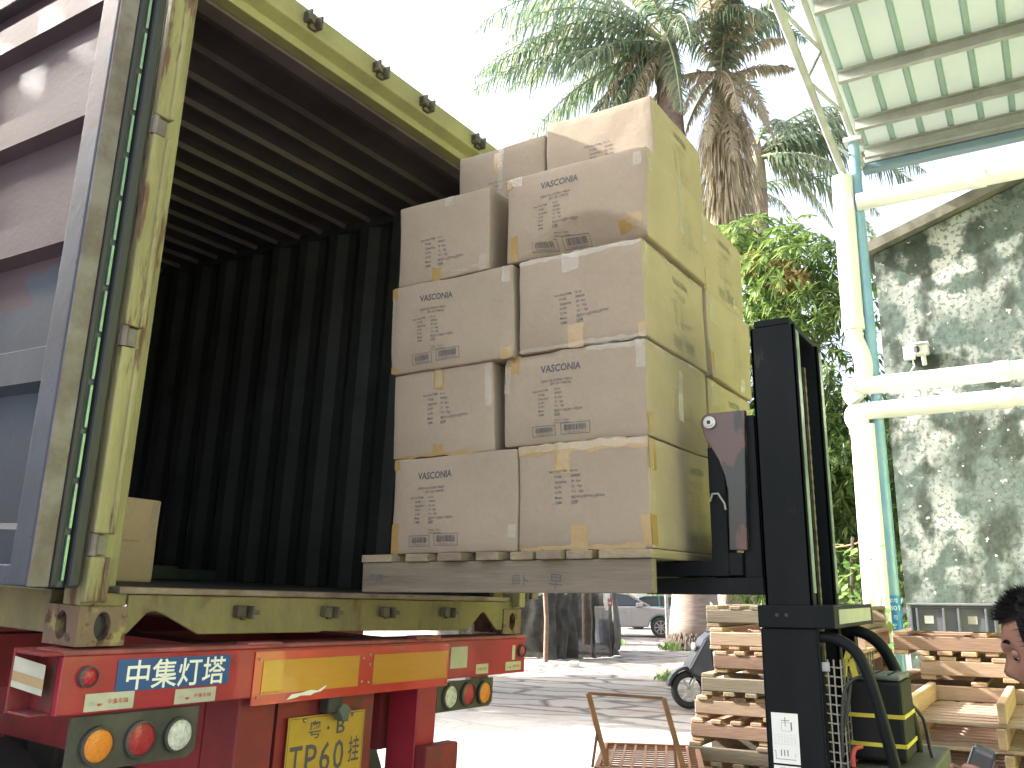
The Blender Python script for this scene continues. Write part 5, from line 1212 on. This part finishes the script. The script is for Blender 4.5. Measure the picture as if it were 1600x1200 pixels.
bodyE = [(0,1),(1,2),(2,3),(3,4),(4,5),(3,6),(6,7),(7,8),(8,9),(3,10),(10,11),(11,12),(12,13),(0,14),(14,15),(15,16),(16,17),(0,18),(18,19),(19,20),(20,21)]
bd = skin_obj('body', M['skin'], bodyN, bodyE, pe)
sh_n = [(bodyN[i][0], tuple(v+.012 for v in (bodyN[i][1] if isinstance(bodyN[i][1], tuple) else (bodyN[i][1],)*2))) for i in (0,1,2,3,6,10)]+[((2.12,-.03,1.2),(.065,.065)),((2.53,-.03,1.2),(.065,.065))]
skin_obj('shirt', M['shirt'], sh_n, [(0,1),(1,2),(2,3),(3,4),(3,5),(4,6),(5,7)], pe)
tn = [(bodyN[i][0], tuple(v+.014 for v in (bodyN[i][1] if isinstance(bodyN[i][1], tuple) else (bodyN[i][1],)*2))) for i in (0,14,15,16,18,19,20)]
skin_obj('trousers', M['trou'], tn, [(0,1),(1,2),(2,3),(0,4),(4,5),(5,6)], pe)
# head: faces +Y, bowed forward
def head_pt(v):
    x, y, z = v   # unit sphere; y forward
    px, py, pz = x*.073, y*.094, z*.118
    g_ = lambda cx, cz, sx, sz: exp(-((x-cx)/sx)**2-((z-cz)/sz)**2)
    if y > 0:
        py *= 1-.10*g_(0,-.05,2,.25) 
        py += .026*g_(0,-.22,.13,.17) + .010*g_(0,-.02,.10,.18)      # nose
        py -= .013*(g_(.36,.06,.20,.12)+g_(-.36,.06,.20,.12))         # eye sockets
        py += .007*g_(0,.22,.5,.10)                                    # brow
        py += .010*g_(0,-.52,.28,.10)-.006*g_(0,-.60,.4,.05)           # lips
        py += .012*g_(0,-.85,.35,.18)
    if z < -.35: px *= 1-.28*(-.35-z)/.65; py *= 1-.10*(-.35-z)/.65 if y > 0 else 1-.55*(-.35-z)/.65
    if z > .4: px *= 1.02
    return Vector((px, py, pz))
hb = MB(); NH = 72
for i in range(NH//2+1):
    th = pi*i/(NH//2)
    for j in range(NH): ph = 2*pi*j/NH; hb.v.append(tuple(head_pt((sin(th)*cos(ph), sin(th)*sin(ph), cos(th)))))
for i in range(NH//2):
    for j in range(NH): hb.f.append((i*NH+j,(i+1)*NH+j,(i+1)*NH+(j+1)%NH,i*NH+(j+1)%NH))
HM = Matrix.Translation(Vector((2.32,.035,1.492))-PO) @ Matrix.Rotation(radians(-20), 4, 'X')
hb.build('head', M['skin'], pe, smooth='all', xf=HM)
for sg in (-1, 1):
    e_ = MB(); e_.sphere((sg*.026,.0705,.003),.0092,12); e_.build('eye', M['stick'], pe, smooth='all', xf=HM)
    e_ = MB(); e_.sphere((sg*.026,.0765,-.001),.0055,10); e_.build('pupil', M['hair'], pe, smooth='all', xf=HM)
    e_ = MB(); e_.sphere((sg*.026,.0705,.0075),.0128,14,(1.15,1,.85)); e_.build('eyelid', M['skin'], pe, smooth='all', xf=HM)
    b = MB(); b.sphere((sg*.072,-.004,-.008),.03,12,(.3,.62,1)); b.build('ear', M['skin'], pe, smooth='all', xf=HM)
    b = MB(); b.raw = True
    for k in range(26): u = k/25; b.bar((sg*(.012+.032*u),.088-.012*u,.030+.004*sin(u*3)),(sg*(.018+.033*u),.087-.014*u,.036+.004*sin(u*3)),.0022)
    b.build('eyebrow', M['hair'], pe, xf=HM)
hr = MB(); hr.raw = True; r = random.Random(1)
cap = MB()
for i in range(19):
    th = pi*i/36*1.08
    for j in range(36): ph = 2*pi*j/36; v = head_pt((sin(th)*cos(ph), sin(th)*sin(ph), cos(th))); cap.v.append(tuple(v*1.06))
for i in range(18):
    for j in range(36):
        ph = 2*pi*(j+.5)/36; fr_ = sin(ph); lim = 10 if fr_ > .45 else (16 if fr_ > -.2 else 18)
        if i < lim: cap.f.append((i*36+j,(i+1)*36+j,(i+1)*36+(j+1)%36,i*36+(j+1)%36))
hc = cap.build('hair', M['hair'], pe, smooth='all', xf=HM)
for _ in range(4200):
    u = r.random(); ph = r.uniform(0,2*pi); fr_ = sin(ph); thm = .54*pi/2 if fr_ > .45 else (.92*pi/2 if fr_ > -.2 else 1.08*pi/2); th = thm*sqrt(u)
    n_ = Vector((sin(th)*cos(ph), sin(th)*sin(ph), cos(th))); p0 = head_pt(n_)*1.03; d = (n_+Vector((r.gauss(0,.35), .35+r.gauss(0,.35), r.gauss(.0,.3)))).normalized(); ln = r.uniform(.012,.032)
    o = len(hr.v); s_ = d.orthogonal().normalized()*.0009; hr.v += [tuple(p0-s_), tuple(p0+s_), tuple(p0+d*ln)]; hr.f.append((o,o+1,o+2))
hr.build('hair_strands', M['hair'], hc, xf=HM)
# hand (left, nearest the camera) around the device
hc_ = Vector((2.285,.150,1.205))
def hand(nm, w0, fingers, palm_pts):
    nodes = palm_pts; k = len(nodes); skin_obj(nm, M['skin'], nodes, [(i,i+1) for i in range(k-1)], pe)
    for f in fingers: skin_obj('finger', M['skin'], f, [(i,i+1) for i in range(len(f)-1)], pe, 2)
D0 = Vector((2.268,.205,1.225))
hand('left_hand', None, [
  [((2.262,.180,1.222),.0095),((2.256,.205,1.238),.0092),((2.262,.226,1.240),.0085),((2.272,.232,1.232),.0075)],
  [((2.262,.182,1.206),.0095),((2.254,.207,1.216),.0092),((2.259,.229,1.216),.0085),((2.270,.236,1.209),.0075)],
  [((2.263,.182,1.190),.009),((2.255,.205,1.196),.0088),((2.260,.225,1.194),.008),((2.270,.231,1.188),.0072)],
  [((2.266,.178,1.176),.0085),((2.259,.198,1.178),.008),((2.263,.214,1.175),.0072),((2.271,.219,1.170),.0065)],
  [((2.285,.165,1.222),.011),((2.290,.178,1.250),.0105),((2.283,.200,1.262),.0095),((2.276,.212,1.262),.008)]],
  [((2.272,.150,1.190),(.020,.014)),((2.270,.165,1.200),(.027,.013)),((2.265,.182,1.202),(.026,.012))])
hand('right_hand', None, [[((2.40,.25,1.14+.017*i),.009),((2.385,.275,1.15+.017*i),.0088),((2.37,.285,1.15+.017*i),.008)] for i in range(4)]+[[((2.41,.24,1.19),.011),((2.395,.26,1.215),.010),((2.38,.27,1.22),.009)]],
  [((2.42,.23,1.13),(.020,.014)),((2.41,.245,1.155),(.027,.013)),((2.402,.25,1.165),(.026,.012))])
dv = thing('handheld_device', 'small dark glossy handset held in the man\'s hand', 'device', tuple(D0))
b = MB(); b.box(-.011,.011,-.024,.024,-.055,.060, Matrix.Rotation(radians(22),4,'X')); b.build('body', M['glass'], dv, bevel=.007)
b = MB(); b.box(-.0125,-.0112,-.018,.018,-.01,.045, Matrix.Rotation(radians(22),4,'X')); b.build('screen', M['black'], dv, bevel=.0005)
bpy.context.view_layer.update()
